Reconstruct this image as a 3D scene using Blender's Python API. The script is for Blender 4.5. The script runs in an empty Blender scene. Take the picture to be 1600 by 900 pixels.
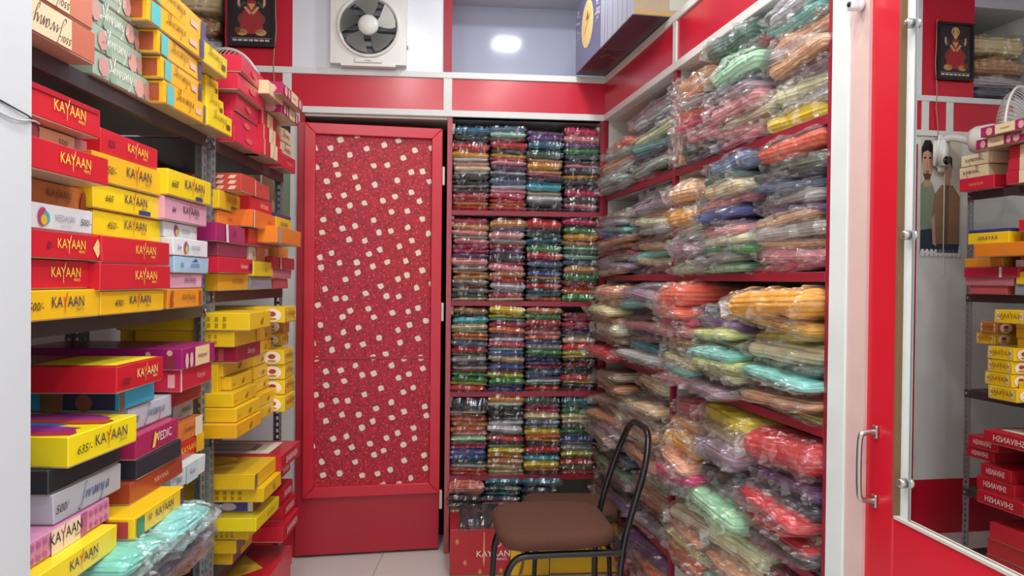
import bpy, bmesh, math, random
from mathutils import Vector, Matrix, noise
random.seed(7)
S = bpy.context.scene
C = S.collection
R = math.radians

# ---------------------------------------------------------------- camera, world, lights, exposure
F = 1150.0
CAM = Vector((0, 0, 1.305))
CR = Matrix.Rotation(R(90 - 0.6), 3, 'X') @ Matrix.Rotation(R(0.57), 3, 'Z')
cam = bpy.data.cameras.new('camera'); co = bpy.data.objects.new('camera', cam); C.objects.link(co)
co.matrix_world = Matrix.Translation(CAM) @ CR.to_4x4()
cam.sensor_width = 36; cam.lens = F / 1600 * 36; cam.clip_start = 0.02
S.camera = co
w = bpy.data.worlds.new('world'); S.world = w; w.use_nodes = True
w.node_tree.nodes['Background'].inputs[0].default_value = (0.86, 0.93, 1.0, 1)
w.node_tree.nodes['Background'].inputs[1].default_value = 0.95
def area(name, loc, sx, sy, power, col=(1, 0.98, 0.95), rot=(0, 0, 0)):
    l = bpy.data.lights.new(name, 'AREA'); l.shape = 'RECTANGLE'; l.size = sx; l.size_y = sy; l.energy = power; l.color = col
    o = bpy.data.objects.new(name, l); C.objects.link(o); o.location = loc; o.rotation_euler = rot
    return o
area('ceiling_and_fill_light', (0.12, 2.95, 2.90), 0.15, 0.13, 7, (0.90, 0.96, 1.0))
GLINT_LIGHTS = [(x, y) for y in (0.65, 1.25, 1.85) for x in (-0.42, 0.30)]
for x_, y_ in GLINT_LIGHTS: area('ceiling_and_fill_light', (x_, y_, 2.90), 0.14, 0.14, 5.0)  # unseen lamps added to make glints on the plastic film
area('ceiling_and_fill_light', (-0.05, -0.3, 2.90), 1.0, 1.0, 16)  # unseen fill light added above the entrance
S.view_settings.view_transform = 'Standard'; S.view_settings.look = 'None'
S.view_settings.gamma = 1; S.view_settings.use_curve_mapping = False
S.view_settings.exposure = 0.5
S.cycles.max_bounces = 7; S.cycles.diffuse_bounces = 3; S.cycles.glossy_bounces = 3; S.cycles.adaptive_threshold = 0.04

# ---------------------------------------------------------------- projection helpers (measuring only)
def ray(px, py):
    d = CR @ Vector(((px - 800) / F, -(py - 450) / F, -1)); return d
def hit(px, py, P, n):
    d = ray(px, py); P = Vector(P); n = Vector(n)
    return CAM + d * ((P - CAM).dot(n) / d.dot(n))

# ---------------------------------------------------------------- materials
def lin(h):
    if isinstance(h, str):
        h = h.lstrip('#'); c = [int(h[i:i + 2], 16) / 255 for i in (0, 2, 4)]
    else: c = h
    return tuple(((v / 12.92) if v <= 0.04045 else ((v + 0.055) / 1.055) ** 2.4) for v in c) + (1,)
MC = {}
def newmat(name):
    m = bpy.data.materials.new(name); m.use_nodes = True
    nt = m.node_tree; return m, nt, nt.nodes, nt.links, nt.nodes['Principled BSDF']
def mat(h, rough=0.5, metal=0.0, coat=0.0, var=0.06, bump=0.0, scale=30.0, emis=None):
    k = (h, rough, metal, coat, var, bump, scale, emis)
    if k in MC: return MC[k]
    m, nt, N, L, b = newmat('m_' + str(h).strip('#'))
    c = lin(h)
    b.inputs['Roughness'].default_value = rough; b.inputs['Metallic'].default_value = metal
    b.inputs['Coat Weight'].default_value = coat; b.inputs['Coat Roughness'].default_value = 0.15
    tc = N.new('ShaderNodeTexCoord'); nz = N.new('ShaderNodeTexNoise'); nz.inputs['Scale'].default_value = scale
    nz.inputs['Detail'].default_value = 4
    L.new(tc.outputs['Object'], nz.inputs['Vector'])
    if var:
        mx = N.new('ShaderNodeMix'); mx.data_type = 'RGBA'
        mx.inputs[6].default_value = tuple(v * (1 - var) for v in c[:3]) + (1,)
        mx.inputs[7].default_value = tuple(min(1, v * (1 + var)) for v in c[:3]) + (1,)
        L.new(nz.outputs['Fac'], mx.inputs[0]); L.new(mx.outputs[2], b.inputs['Base Color'])
    else: b.inputs['Base Color'].default_value = c
    if bump:
        bp = N.new('ShaderNodeBump'); bp.inputs['Strength'].default_value = bump; bp.inputs['Distance'].default_value = 0.01
        L.new(nz.outputs['Fac'], bp.inputs['Height']); L.new(bp.outputs['Normal'], b.inputs['Normal'])
    if emis:
        b.inputs['Emission Color'].default_value = c; b.inputs['Emission Strength'].default_value = emis
    MC[k] = m; return m
def card(h): return mat(h, 0.38, 0, 0.25, 0.05, 0.03, 14)
def ink(h): return mat(h, 0.5, 0, 0, 0)

def cloth_material():
    m, nt, N, L, b = newmat('folded_cloth')
    oi = N.new('ShaderNodeObjectInfo'); tc = N.new('ShaderNodeTexCoord')
    add = N.new('ShaderNodeVectorMath'); add.operation = 'ADD'
    rv = N.new('ShaderNodeMath'); rv.operation = 'MULTIPLY'; rv.inputs[1].default_value = 40
    L.new(oi.outputs['Random'], rv.inputs[0]); L.new(tc.outputs['Object'], add.inputs[0]); L.new(rv.outputs[0], add.inputs[1])
    # printed motif on some of the cloths
    vo = N.new('ShaderNodeTexVoronoi'); vo.inputs['Scale'].default_value = 9; L.new(add.outputs[0], vo.inputs['Vector'])
    cr = N.new('ShaderNodeValToRGB'); cr.color_ramp.elements[0].position = 0.25; cr.color_ramp.elements[0].color = (1, 1, 1, 1)
    cr.color_ramp.elements[1].position = 0.42; cr.color_ramp.elements[1].color = (0, 0, 0, 1)
    L.new(vo.outputs['Distance'], cr.inputs[0])
    gt = N.new('ShaderNodeMath'); gt.operation = 'GREATER_THAN'; gt.inputs[1].default_value = 0.62; L.new(oi.outputs['Random'], gt.inputs[0])
    am = N.new('ShaderNodeMath'); am.operation = 'MULTIPLY'; L.new(cr.outputs[0], am.inputs[0]); L.new(gt.outputs[0], am.inputs[1])
    a2 = N.new('ShaderNodeMath'); a2.operation = 'MULTIPLY'; a2.inputs[1].default_value = 0.40; L.new(am.outputs[0], a2.inputs[0])
    hs = N.new('ShaderNodeHueSaturation'); hs.inputs['Saturation'].default_value = 0.7; hs.inputs['Value'].default_value = 1.7
    L.new(oi.outputs['Color'], hs.inputs['Color'])
    mx = N.new('ShaderNodeMix'); mx.data_type = 'RGBA'
    L.new(a2.outputs[0], mx.inputs[0]); L.new(oi.outputs['Color'], mx.inputs[6]); L.new(hs.outputs[0], mx.inputs[7])
    L.new(mx.outputs[2], b.inputs['Base Color'])
    b.inputs['Roughness'].default_value = 0.75
    wv = N.new('ShaderNodeTexWave'); wv.bands_direction = 'Z'; wv.inputs['Scale'].default_value = 1.6
    wv.inputs['Distortion'].default_value = 1.6; wv.inputs['Detail'].default_value = 1; L.new(add.outputs[0], wv.inputs['Vector'])
    bp = N.new('ShaderNodeBump'); bp.inputs['Strength'].default_value = 0.6; bp.inputs['Distance'].default_value = 0.01
    L.new(wv.outputs['Fac'], bp.inputs['Height']); L.new(bp.outputs['Normal'], b.inputs['Normal'])
    return m
def film_material(name, haze, gloss, sc, rough, bd):
    m, nt, N, L, b = newmat(name); N.remove(b)
    out = N['Material Output']
    tr = N.new('ShaderNodeBsdfTransparent'); tr.inputs[0].default_value = (0.97, 0.97, 0.97, 1)
    gl = N.new('ShaderNodeBsdfGlossy'); gl.inputs['Roughness'].default_value = rough; gl.inputs[0].default_value = (1, 1, 1, 1)
    df = N.new('ShaderNodeBsdfDiffuse'); df.inputs[0].default_value = (0.78, 0.77, 0.77, 1)
    oi = N.new('ShaderNodeObjectInfo'); tc = N.new('ShaderNodeTexCoord'); add = N.new('ShaderNodeVectorMath'); add.operation = 'ADD'
    rv = N.new('ShaderNodeMath'); rv.operation = 'MULTIPLY'; rv.inputs[1].default_value = 30
    L.new(oi.outputs['Random'], rv.inputs[0]); L.new(tc.outputs['Object'], add.inputs[0]); L.new(rv.outputs[0], add.inputs[1])
    nz = N.new('ShaderNodeTexNoise'); nz.inputs['Scale'].default_value = sc; nz.inputs['Detail'].default_value = 3
    nz.inputs['Distortion'].default_value = 1.2; L.new(add.outputs[0], nz.inputs['Vector'])
    bp = N.new('ShaderNodeBump'); bp.inputs['Strength'].default_value = 1.0; bp.inputs['Distance'].default_value = bd
    L.new(nz.outputs['Fac'], bp.inputs['Height']); L.new(bp.outputs['Normal'], gl.inputs['Normal'])
    fr = N.new('ShaderNodeFresnel'); fr.inputs[0].default_value = 1.45; L.new(bp.outputs['Normal'], fr.inputs['Normal'])
    fa = N.new('ShaderNodeMath'); fa.operation = 'MULTIPLY_ADD'; fa.inputs[1].default_value = 0.35; fa.inputs[2].default_value = gloss; fa.use_clamp = True
    L.new(fr.outputs[0], fa.inputs[0])
    n2 = N.new('ShaderNodeTexNoise'); n2.inputs['Scale'].default_value = 2.2; n2.inputs['Detail'].default_value = 4; L.new(add.outputs[0], n2.inputs['Vector'])
    mr = N.new('ShaderNodeMapRange'); mr.inputs[1].default_value = 0.38; mr.inputs[2].default_value = 0.75
    mr.inputs[3].default_value = haze * 0.45; mr.inputs[4].default_value = min(0.8, haze * 2.2); L.new(n2.outputs['Fac'], mr.inputs[0])
    m1 = N.new('ShaderNodeMixShader'); L.new(mr.outputs[0], m1.inputs[0]); L.new(tr.outputs[0], m1.inputs[1]); L.new(df.outputs[0], m1.inputs[2])
    m2 = N.new('ShaderNodeMixShader'); L.new(fa.outputs[0], m2.inputs[0]); L.new(m1.outputs[0], m2.inputs[1]); L.new(gl.outputs[0], m2.inputs[2])
    L.new(m2.outputs[0], out.inputs[0])
    return m
CLOTH = cloth_material()
FILM = film_material('clear_film', 0.006, 0.15, 4, 0.20, 0.004)
FILMH = film_material('hazy_film', 0.045, 0.10, 5, 0.15, 0.008)
RED = mat('#c8102e', 0.28, 0, 0.3, 0.05, 0, 3)
REDDARK = mat('#a01228', 0.4, 0, 0.1, 0.10, 0, 8)
MAROON = mat('#8e1630', 0.42, 0, 0.15, 0.14, 0.02, 22)
PINKEDGE = mat('#b4525c', 0.5, 0, 0, 0.2, 0.05, 40)
WHITE = mat('#e6e8ee', 0.22, 0, 0.3, 0.02, 0, 3)
OFFW = mat('#dfe0dc', 0.5, 0, 0, 0.04, 0.02, 9)
TRIM = mat('#dcdcd8', 0.45, 0, 0, 0.07, 0.02, 20)
INSIDE = mat('#cfccc4', 0.6, 0, 0, 0.06, 0, 8)
STEEL = mat('#7f8587', 0.42, 0.25, 0, 0.12, 0.02, 25)
TRAY = mat('#4a4648', 0.45, 0.4, 0, 0.12, 0.02, 10)
BLACK = mat('#151517', 0.28, 0.1, 0.3, 0.05)
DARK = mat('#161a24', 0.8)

# ---------------------------------------------------------------- mesh helpers
def link(o, parent=None):
    C.objects.link(o)
    if parent: o.parent = parent
    return o
def tag(o, label, cat=None, group=None, kind=None):
    o['label'] = label
    if cat: o['category'] = cat
    if group: o['group'] = group
    if kind: o['kind'] = kind
    return o
def empty(name, loc=(0, 0, 0), rz=0, parent=None):
    o = bpy.data.objects.new(name, None); o.empty_display_size = 0.05; o.location = loc; o.rotation_euler = (0, 0, rz)
    return link(o, parent)
def from_bm(name, bm, m, parent=None, smooth=False):
    me = bpy.data.meshes.new(name); bm.normal_update(); bm.to_mesh(me); bm.free()
    for x in (m if isinstance(m, (list, tuple)) else [m]): me.materials.append(x)
    if smooth: me.polygons.foreach_set('use_smooth', [True] * len(me.polygons))
    return link(bpy.data.objects.new(name, me), parent)
def bm_box(bm, x0, x1, y0, y1, z0, z1):
    v = [bm.verts.new((x, y, z)) for z in (z0, z1) for y in (y0, y1) for x in (x0, x1)]
    for f in ((0, 2, 3, 1), (4, 5, 7, 6), (0, 1, 5, 4), (2, 6, 7, 3), (0, 4, 6, 2), (1, 3, 7, 5)): bm.faces.new([v[i] for i in f])
    return v
def box(name, x0, x1, y0, y1, z0, z1, m, parent=None, bev=0.0):
    bm = bmesh.new(); bm_box(bm, x0, x1, y0, y1, z0, z1)
    if bev: bmesh.ops.bevel(bm, geom=list(bm.edges), offset=bev, segments=2 if bev > 0.004 else 1, affect='EDGES', profile=0.5)
    return from_bm(name, bm, m, parent)
def flat(name, pts, m, parent, y=-0.001, t=0.0006):
    """thin printed shape in the local XZ plane"""
    bm = bmesh.new(); vs = [bm.verts.new((p[0], y, p[1])) for p in pts]
    bm.faces.new(vs)
    o = from_bm(name, bm, m, parent); return o
def ell(cx, cz, rx, rz, n=18, a0=0, a1=360):
    return [(cx + rx * math.cos(R(a0 + (a1 - a0) * i / (n if a1 - a0 == 360 else n - 1))), cz + rz * math.sin(R(a0 + (a1 - a0) * i / (n if a1 - a0 == 360 else n - 1)))) for i in range(n)]
def tube(name, pts, r, m, parent=None, res=10, cyclic=False, smooth_path=True):
    cu = bpy.data.curves.new(name, 'CURVE'); cu.dimensions = '3D'; cu.bevel_depth = r; cu.bevel_resolution = 3; cu.resolution_u = 6; cu.use_fill_caps = True
    sp = cu.splines.new('NURBS' if smooth_path else 'POLY'); sp.points.add(len(pts) - 1)
    for p, q in zip(sp.points, pts): p.co = (*q, 1)
    sp.use_cyclic_u = cyclic
    if smooth_path: sp.order_u = 3; sp.use_endpoint_u = not cyclic
    t = bpy.data.objects.new(name, cu); C.objects.link(t)
    me = bpy.data.meshes.new_from_object(t); C.objects.unlink(t); bpy.data.objects.remove(t); bpy.data.curves.remove(cu)
    me.materials.clear(); me.materials.append(m); me.name = name
    me.polygons.foreach_set('use_smooth', [True] * len(me.polygons))
    return link(bpy.data.objects.new(name, me), parent)
def lathe(name, prof, m, parent=None, n=28, axis='Z', mats=None):
    bm = bmesh.new(); rings = []
    for r_, z in prof:
        rings.append([bm.verts.new((r_ * math.cos(2 * math.pi * i / n), r_ * math.sin(2 * math.pi * i / n), z)) for i in range(n)])
    for a, b in zip(rings, rings[1:]):
        for i in range(n): bm.faces.new((a[i], a[(i + 1) % n], b[(i + 1) % n], b[i]))
    bm.faces.new(rings[0][::-1]); bm.faces.new(rings[-1])
    if axis == 'Y': bmesh.ops.rotate(bm, verts=bm.verts, matrix=Matrix.Rotation(R(90), 3, 'X'))
    return from_bm(name, bm, m, parent, True)

# text as flat printed lettering, mesh cached
TM = {}
def text_mesh(txt, mats, shear=0.0, ymat=None):
    key = (txt, tuple(x.name for x in mats), shear, ymat)
    if key in TM: return TM[key]
    cu = bpy.data.curves.new('t', 'FONT'); cu.body = txt; cu.size = 1; cu.shear = shear; cu.resolution_u = 2
    cu.align_x = 'CENTER'
    for x in mats: cu.materials.append(x)
    if ymat is not None: cu.body_format[ymat].material_index = 1
    o = bpy.data.objects.new('t', cu); C.objects.link(o)
    me = bpy.data.meshes.new_from_object(o); C.objects.unlink(o); bpy.data.objects.remove(o); bpy.data.curves.remove(cu)
    if not len(me.materials):
        for x in mats: me.materials.append(x)
    co = [0.0] * (3 * len(me.vertices)); me.vertices.foreach_get('co', co)
    xs = co[0::3]; W = (max(xs) - min(xs)) if xs else 1; x0 = (max(xs) + min(xs)) / 2 if xs else 0
    for v in me.vertices: v.co = (v.co.x - x0, 0, v.co.y)
    TM[key] = (me, W); return TM[key]
def text(parent, txt, x, z, h, color, name='lettering', shear=0.0, y=-0.0012, rot=0, wmax=None, sx=1.0):
    if shear >= 0.4 and all(ch in GL for ch in txt):
        me, W = script_mesh(txt, ink(color)); h *= 1.15
    else: me, W = text_mesh(txt, [ink(color)], shear)
    o = bpy.data.objects.new(name, me); k = h / 0.72
    kx = k * sx
    if wmax and W * kx > wmax: kx = wmax / W
    o.scale = (kx, 1, k); o.location = (x, y, z); o.rotation_euler = (0, rot, 0)
    return link(o, parent)
GL = {'J': (.62, [[(.30, .80), (.62, 1.0), (.48, .55), (.36, 0), (.20, -.42), (.05, -.30), (.30, .05), (.62, .22)]]),
      'S': (.60, [[(.58, .86), (.44, 1.0), (.24, .84), (.40, .52), (.44, .22), (.22, 0), (.04, .14), (.30, .16), (.62, .2)]]),
      'i': (.26, [[(0, .2), (.14, .5), (.10, .08), (.26, .2)], [(.20, .72), (.24, .78)]]), 'v': (.40, [[(0, .2), (.10, .5), (.16, .03), (.34, .5), (.40, .42)]]),
      'a': (.46, [[(0, .2), (.12, .36), (.34, .5), (.16, .44), (.12, .12), (.24, .06), (.36, .5), (.34, .08), (.46, .2)]]),
      'n': (.46, [[(0, .2), (.10, .5), (.08, .02), (.22, .46), (.32, .46), (.30, .06), (.46, .2)]]),
      'y': (.50, [[(0, .2), (.10, .5), (.12, .10), (.24, .10), (.36, .52), (.24, -.20), (.10, -.52), (.06, -.32), (.34, .06), (.50, .2)]]),
      'h': (.44, [[(0, .2), (.22, .95), (.12, .98), (.08, .02), (.20, .44), (.30, .42), (.28, .06), (.44, .2)]])}
SC = {}
def script_mesh(word, m):
    key = (word, m.name)
    if key in SC: return SC[key]
    bm = bmesh.new(); x = 0
    for ch in word:
        adv, strokes = GL[ch]
        for st in strokes:
            pts = []
            for i in range(len(st) - 1):      # Catmull-Rom smoothing
                p0, p1, p2, p3 = st[max(i - 1, 0)], st[i], st[i + 1], st[min(i + 2, len(st) - 1)]
                for t in (0, .33, .66):
                    pts.append(tuple(.5 * (2 * p1[k] + (p2[k] - p0[k]) * t + (2 * p0[k] - 5 * p1[k] + 4 * p2[k] - p3[k]) * t * t + (3 * p1[k] - p0[k] - 3 * p2[k] + p3[k]) * t ** 3) for k in (0, 1)))
            pts.append(st[-1]); prev = None
            for a, b in pts:
                a = a + .18 * b + x
                q = (bm.verts.new((a - .035, 0, b - .025)), bm.verts.new((a + .035, 0, b + .025)))
                if prev: bm.faces.new((prev[0], prev[1], q[1], q[0]))
                prev = q
        x += adv
    for v in bm.verts: v.co.x -= x / 2
    me = bpy.data.meshes.new('script'); bm.to_mesh(me); bm.free(); me.materials.append(m); SC[key] = (me, x); return SC[key]
LM = {}
def logo(parent, x, z, h, c1, c2, y=-0.0012, name='logo', sub='#8a6a50', wmax=None, face=None):
    """KAYAAN with the long tailed Y, PRINTS below"""
    k = (c1, c2, sub)
    if k not in LM:
        me, W = text_mesh('KAYAAN', [ink(c1), ink(c2)], 0.0, 2)
        me = me.copy(); bm = bmesh.new(); bm.from_mesh(me)
        xs = [v.co.x for v in bm.verts]
        ys = [v.co.x for f in bm.faces if f.material_index == 1 for v in f.verts]
        yc = (min(ys) + max(ys)) / 2 if ys else -0.6
        q = [bm.verts.new((yc + a, 0, b)) for a, b in ((-0.05, 0.25), (-0.02, -0.42), (0.02, -0.42), (0.05, 0.25))]
        f = bm.faces.new(q); f.material_index = 1
        f = bm.faces.new([bm.verts.new((yc + a, 0, b)) for a, b in ((0.02, 0.35), (0.24, 0.95), (0.34, 0.98), (0.1, 0.35))]); f.material_index = 1
        s, Ws = text_mesh('PRINTS', [ink(sub)]); 
        off = len(bm.verts); bm2 = bmesh.new(); bm2.from_mesh(s)
        mp = {v.index: bm.verts.new((max(xs) - 0.5 + v.co.x * 0.28, 0, -0.30 + v.co.z * 0.30)) for v in bm2.verts}
        for f in bm2.faces:
            try: g = bm.faces.new([mp[v.index] for v in f.verts]); g.material_index = 2
            except ValueError: pass
        bm2.free(); bm.to_mesh(me); bm.free(); me.materials.append(ink(sub)); LM[k] = (me, W)
    me, W = LM[k]
    o = bpy.data.objects.new(name, me); kk = h / 0.72; kx = kk * 0.92
    if wmax and W * kx > wmax: kx = wmax / W
    o.scale = (kx, 1, kk); o.location = (x, y, z); return link(o, parent)

ORD = ['', 'first', 'second', 'third', 'fourth', 'fifth', 'sixth', 'seventh', 'eighth', 'ninth', 'tenth', 'eleventh', 'twelfth', 'thirteenth', 'fourteenth', 'fifteenth', 'sixteenth', 'seventeenth', 'eighteenth', 'nineteenth', 'twentieth', 'lowest']
def frm(n, total):
    if n == 1: return 'topmost'
    if n == total: return 'lowest'
    return ORD[min(n, 20)] + ' from top'

# ---------------------------------------------------------------- frames of the three units
class Frame:
    def __init__(s, x, y, yaw): s.o = Vector((x, y, 0)); s.yaw = yaw; s.m = Matrix.Translation(s.o) @ Matrix.Rotation(yaw, 4, 'Z')
    def p(s, x, y, z): return s.m @ Vector((x, y, z))
    def sx(s, px, py=450, y=0.0):
        """local x along the frame's front plane (shifted by y) seen at pixel px"""
        n = s.m.to_3x3() @ Vector((0, 1, 0)); h = hit(px, py, s.p(0, y, 0), n)
        return (s.m.inverted() @ h).x
FB = Frame(-0.313, 3.493, math.atan(0.086))
FR = Frame(0.442, 3.558, math.atan2(-1, 0.176))
FL = Frame(-0.8635 - 0.03 * 1.20, 1.20, math.atan2(1, -0.03))
BW = 0.757            # width of the back unit
RL = 1.836            # length of the right unit
CEIL = 2.95

# ---------------------------------------------------------------- setting
fl = empty('floor'); tag(fl, 'white glossy marble tile floor of the small shop', 'floor', kind='structure')
tilem = mat('#d9d6cf', 0.18, 0, 0.2, 0.08, 0, 2.5)
box('floor_bed', -2.0, 1.9, -1.5, 4.6, -0.06, -0.004, mat('#8f8b84', 0.8), fl)
bm = bmesh.new(); bm_box(bm, -0.2985, 0.2985, -0.2985, 0.2985, -0.02, 0)
t0 = from_bm('tile', bm, tilem, fl); t0.location = (-1.5, -1.0, 0)
for i in range(6):
    for j in range(9):
        if i or j:
            o = t0.copy(); link(o, fl); o.location = (-1.5 + 0.6 * i, -1.0 + 0.6 * j, 0)
box('ceiling', -2.0, 1.9, -1.5, 4.6, CEIL, CEIL + 0.08, mat('#d8dade', 0.6), None)
tag(bpy.data.objects['ceiling'], 'plain white ceiling above the shop', 'ceiling', kind='structure')
wl = box('wall_left', -1.80, -1.72, -1.5, 4.2, 0, CEIL, OFFW); tag(wl, 'plain off white wall behind the box rack', 'wall', kind='structure')
wr = empty('wall_right'); tag(wr, 'wall behind the right shelving and mirror door', 'wall', kind='structure')
o = box('wall_panel', -0.45, 1.95, 0.42, 0.50, 0, CEIL, OFFW, wr)
wr.location = FR.o; wr.rotation_euler = (0, 0, FR.yaw)
# ceiling lamp near the door, plus housings for the added fill and glint lights
LAMPS = [(0.12, 2.95, 0.17, 0.15, 'small bluish ceiling lamp nearest the red curtain door'), (-0.05, -0.3, 1.02, 1.02, 'large square fill lamp added over the shop entrance')]
for k_, (x_, y_) in enumerate(GLINT_LIGHTS):
    LAMPS.append((x_, y_, 0.16, 0.16, f"small square glint lamp added on the {('rack', 'mirror')[k_ % 2]} side, {('nearest', 'second from', 'farthest from')[k_ // 2]} the entrance"))
for i, (x, y, sx, sy, lb_) in enumerate(LAMPS):
    e = empty('ceiling_lamp_and_fill', (x, y, CEIL)); tag(e, lb_, 'lamp', 'ceiling lamps')
    bm = bmesh.new()
    for a in ((-sx / 2 - 0.02, -sx / 2, -sy / 2 - 0.02, sy / 2 + 0.02), (sx / 2, sx / 2 + 0.02, -sy / 2 - 0.02, sy / 2 + 0.02), (-sx / 2, sx / 2, -sy / 2 - 0.02, -sy / 2), (-sx / 2, sx / 2, sy / 2, sy / 2 + 0.02)):
        bm_box(bm, *a, -0.05, 0)
    from_bm('housing', bm, WHITE, e)
# left pillar
pl = box('trim_1', -1.1, -0.0, -0.09, 0, 0, CEIL, mat('#cdd3d6', 0.42, 0, 0, 0.03, 0.01, 4))
pl.location = hit(48.5, 450, (0, 1.19, 0), (0, 1, 0)); pl.location.z = 0; pl.rotation_euler = (0, 0, R(2))
tag(pl, 'smooth pale grey pillar edge at the far left', 'pillar', kind='structure')
px0 = pl.location.x
wi = tube('wire', [(px0 + 0.004, 1.06, 1.575), (px0 + 0.004, 1.11, 1.569), (px0 + 0.004, 1.15, 1.563), (px0 + 0.004, 1.19, 1.558), (px0 - 0.02, 1.24, 1.55)], 0.0013, mat('#2b2b2e'), None)
tag(wi, 'thin dark wire running across the pale pillar', 'wire')
wi = tube('wire', [(px0 + 0.005, 1.06, 1.556), (px0 + 0.005, 1.11, 1.549), (px0 + 0.005, 1.15, 1.546), (px0 + 0.005, 1.19, 1.556), (px0 - 0.02, 1.24, 1.56)], 0.0016, mat('#b4b6b6'), None)
tag(wi, 'pale grey wire sagging across the pillar', 'wire')

# back wall with band, loft niches, ventilator panel
wb = empty('wall_back', FB.o, FB.yaw); tag(wb, 'back wall with red and white laminate bands and loft', 'wall', kind='structure')
sL = FB.sx(457, 120); sP = FB.sx(357, 60); sV = FB.sx(449, 150); sD = FB.sx(470, 500)
Z0, Z1, Z2, Z3 = 2.075, 2.105, 2.255, 2.285
FARL = -1.44
box('lower_wall', FARL, sD - 0.01, 0.0, 0.08, 0.285, Z0, OFFW, wb)
box('skirting', FARL, sD - 0.01, -0.004, 0.08, 0.0, 0.285, RED, wb)
box('outer_wall', FARL - 0.1, BW + 0.7, 0.52, 0.60, 0, CEIL, OFFW, wb)
box('doorway_dark_sheet', sD - 0.05, 0.02, 0.26, 0.30, 0, Z0 + 0.03, DARK, wb)  # near-black sheet, colour stands in for the darkness behind the door
box('door_jamb', sD - 0.012, sD + 0.012, 0.0, 0.26, 0, Z0, REDDARK, wb)
box('doorway_soffit', sD - 0.01, 0.0, 0.005, 0.27, Z0 - 0.012, Z0, INSIDE, wb)
box('face_trim', FARL, BW + 0.01, -0.012, 0.05, Z0, Z1, TRIM, wb, 0.002)
box('face_trim', FARL, BW + 0.01, -0.012, 0.05, Z2, Z3, TRIM, wb, 0.002)
for a, b in ((FARL, sV - 0.15), (sV - 0.135, sV - 0.02), (sV + 0.02, -0.018), (0.018, BW)):
    box('fascia_panel', a, b, -0.004, 0.03, Z1, Z2, RED, wb)
for x in (sV - 0.143, sV, 0.0):
    box('face_trim', x - 0.02, x + 0.02, -0.010, 0.03, Z1, Z2, TRIM, wb, 0.001)
box('loft_floor', FARL, BW + 0.5, 0.03, 0.47, Z2, Z3 - 0.004, INSIDE, wb)
box('loft_back', FARL, BW + 0.5, 0.44, 0.50, Z3, CEIL, mat('#cfd4ea', 0.10, 0, 0.2, 0.02, 0, 3), wb)
box('loft_top', FARL, BW + 0.5, 0.0, 0.44, 2.765, CEIL, mat('#c9cad2', 0.5), wb)
box('laminate_panel', sL, -0.02, -0.006, 0.03, Z3, CEIL, WHITE, wb)
box('laminate_panel', sP - 0.015, sL, -0.004, 0.03, Z3, CEIL, RED, wb)
box('red_post', -0.022, 0.018, -0.012, 0.44, Z3, CEIL, REDDARK, wb)
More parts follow.
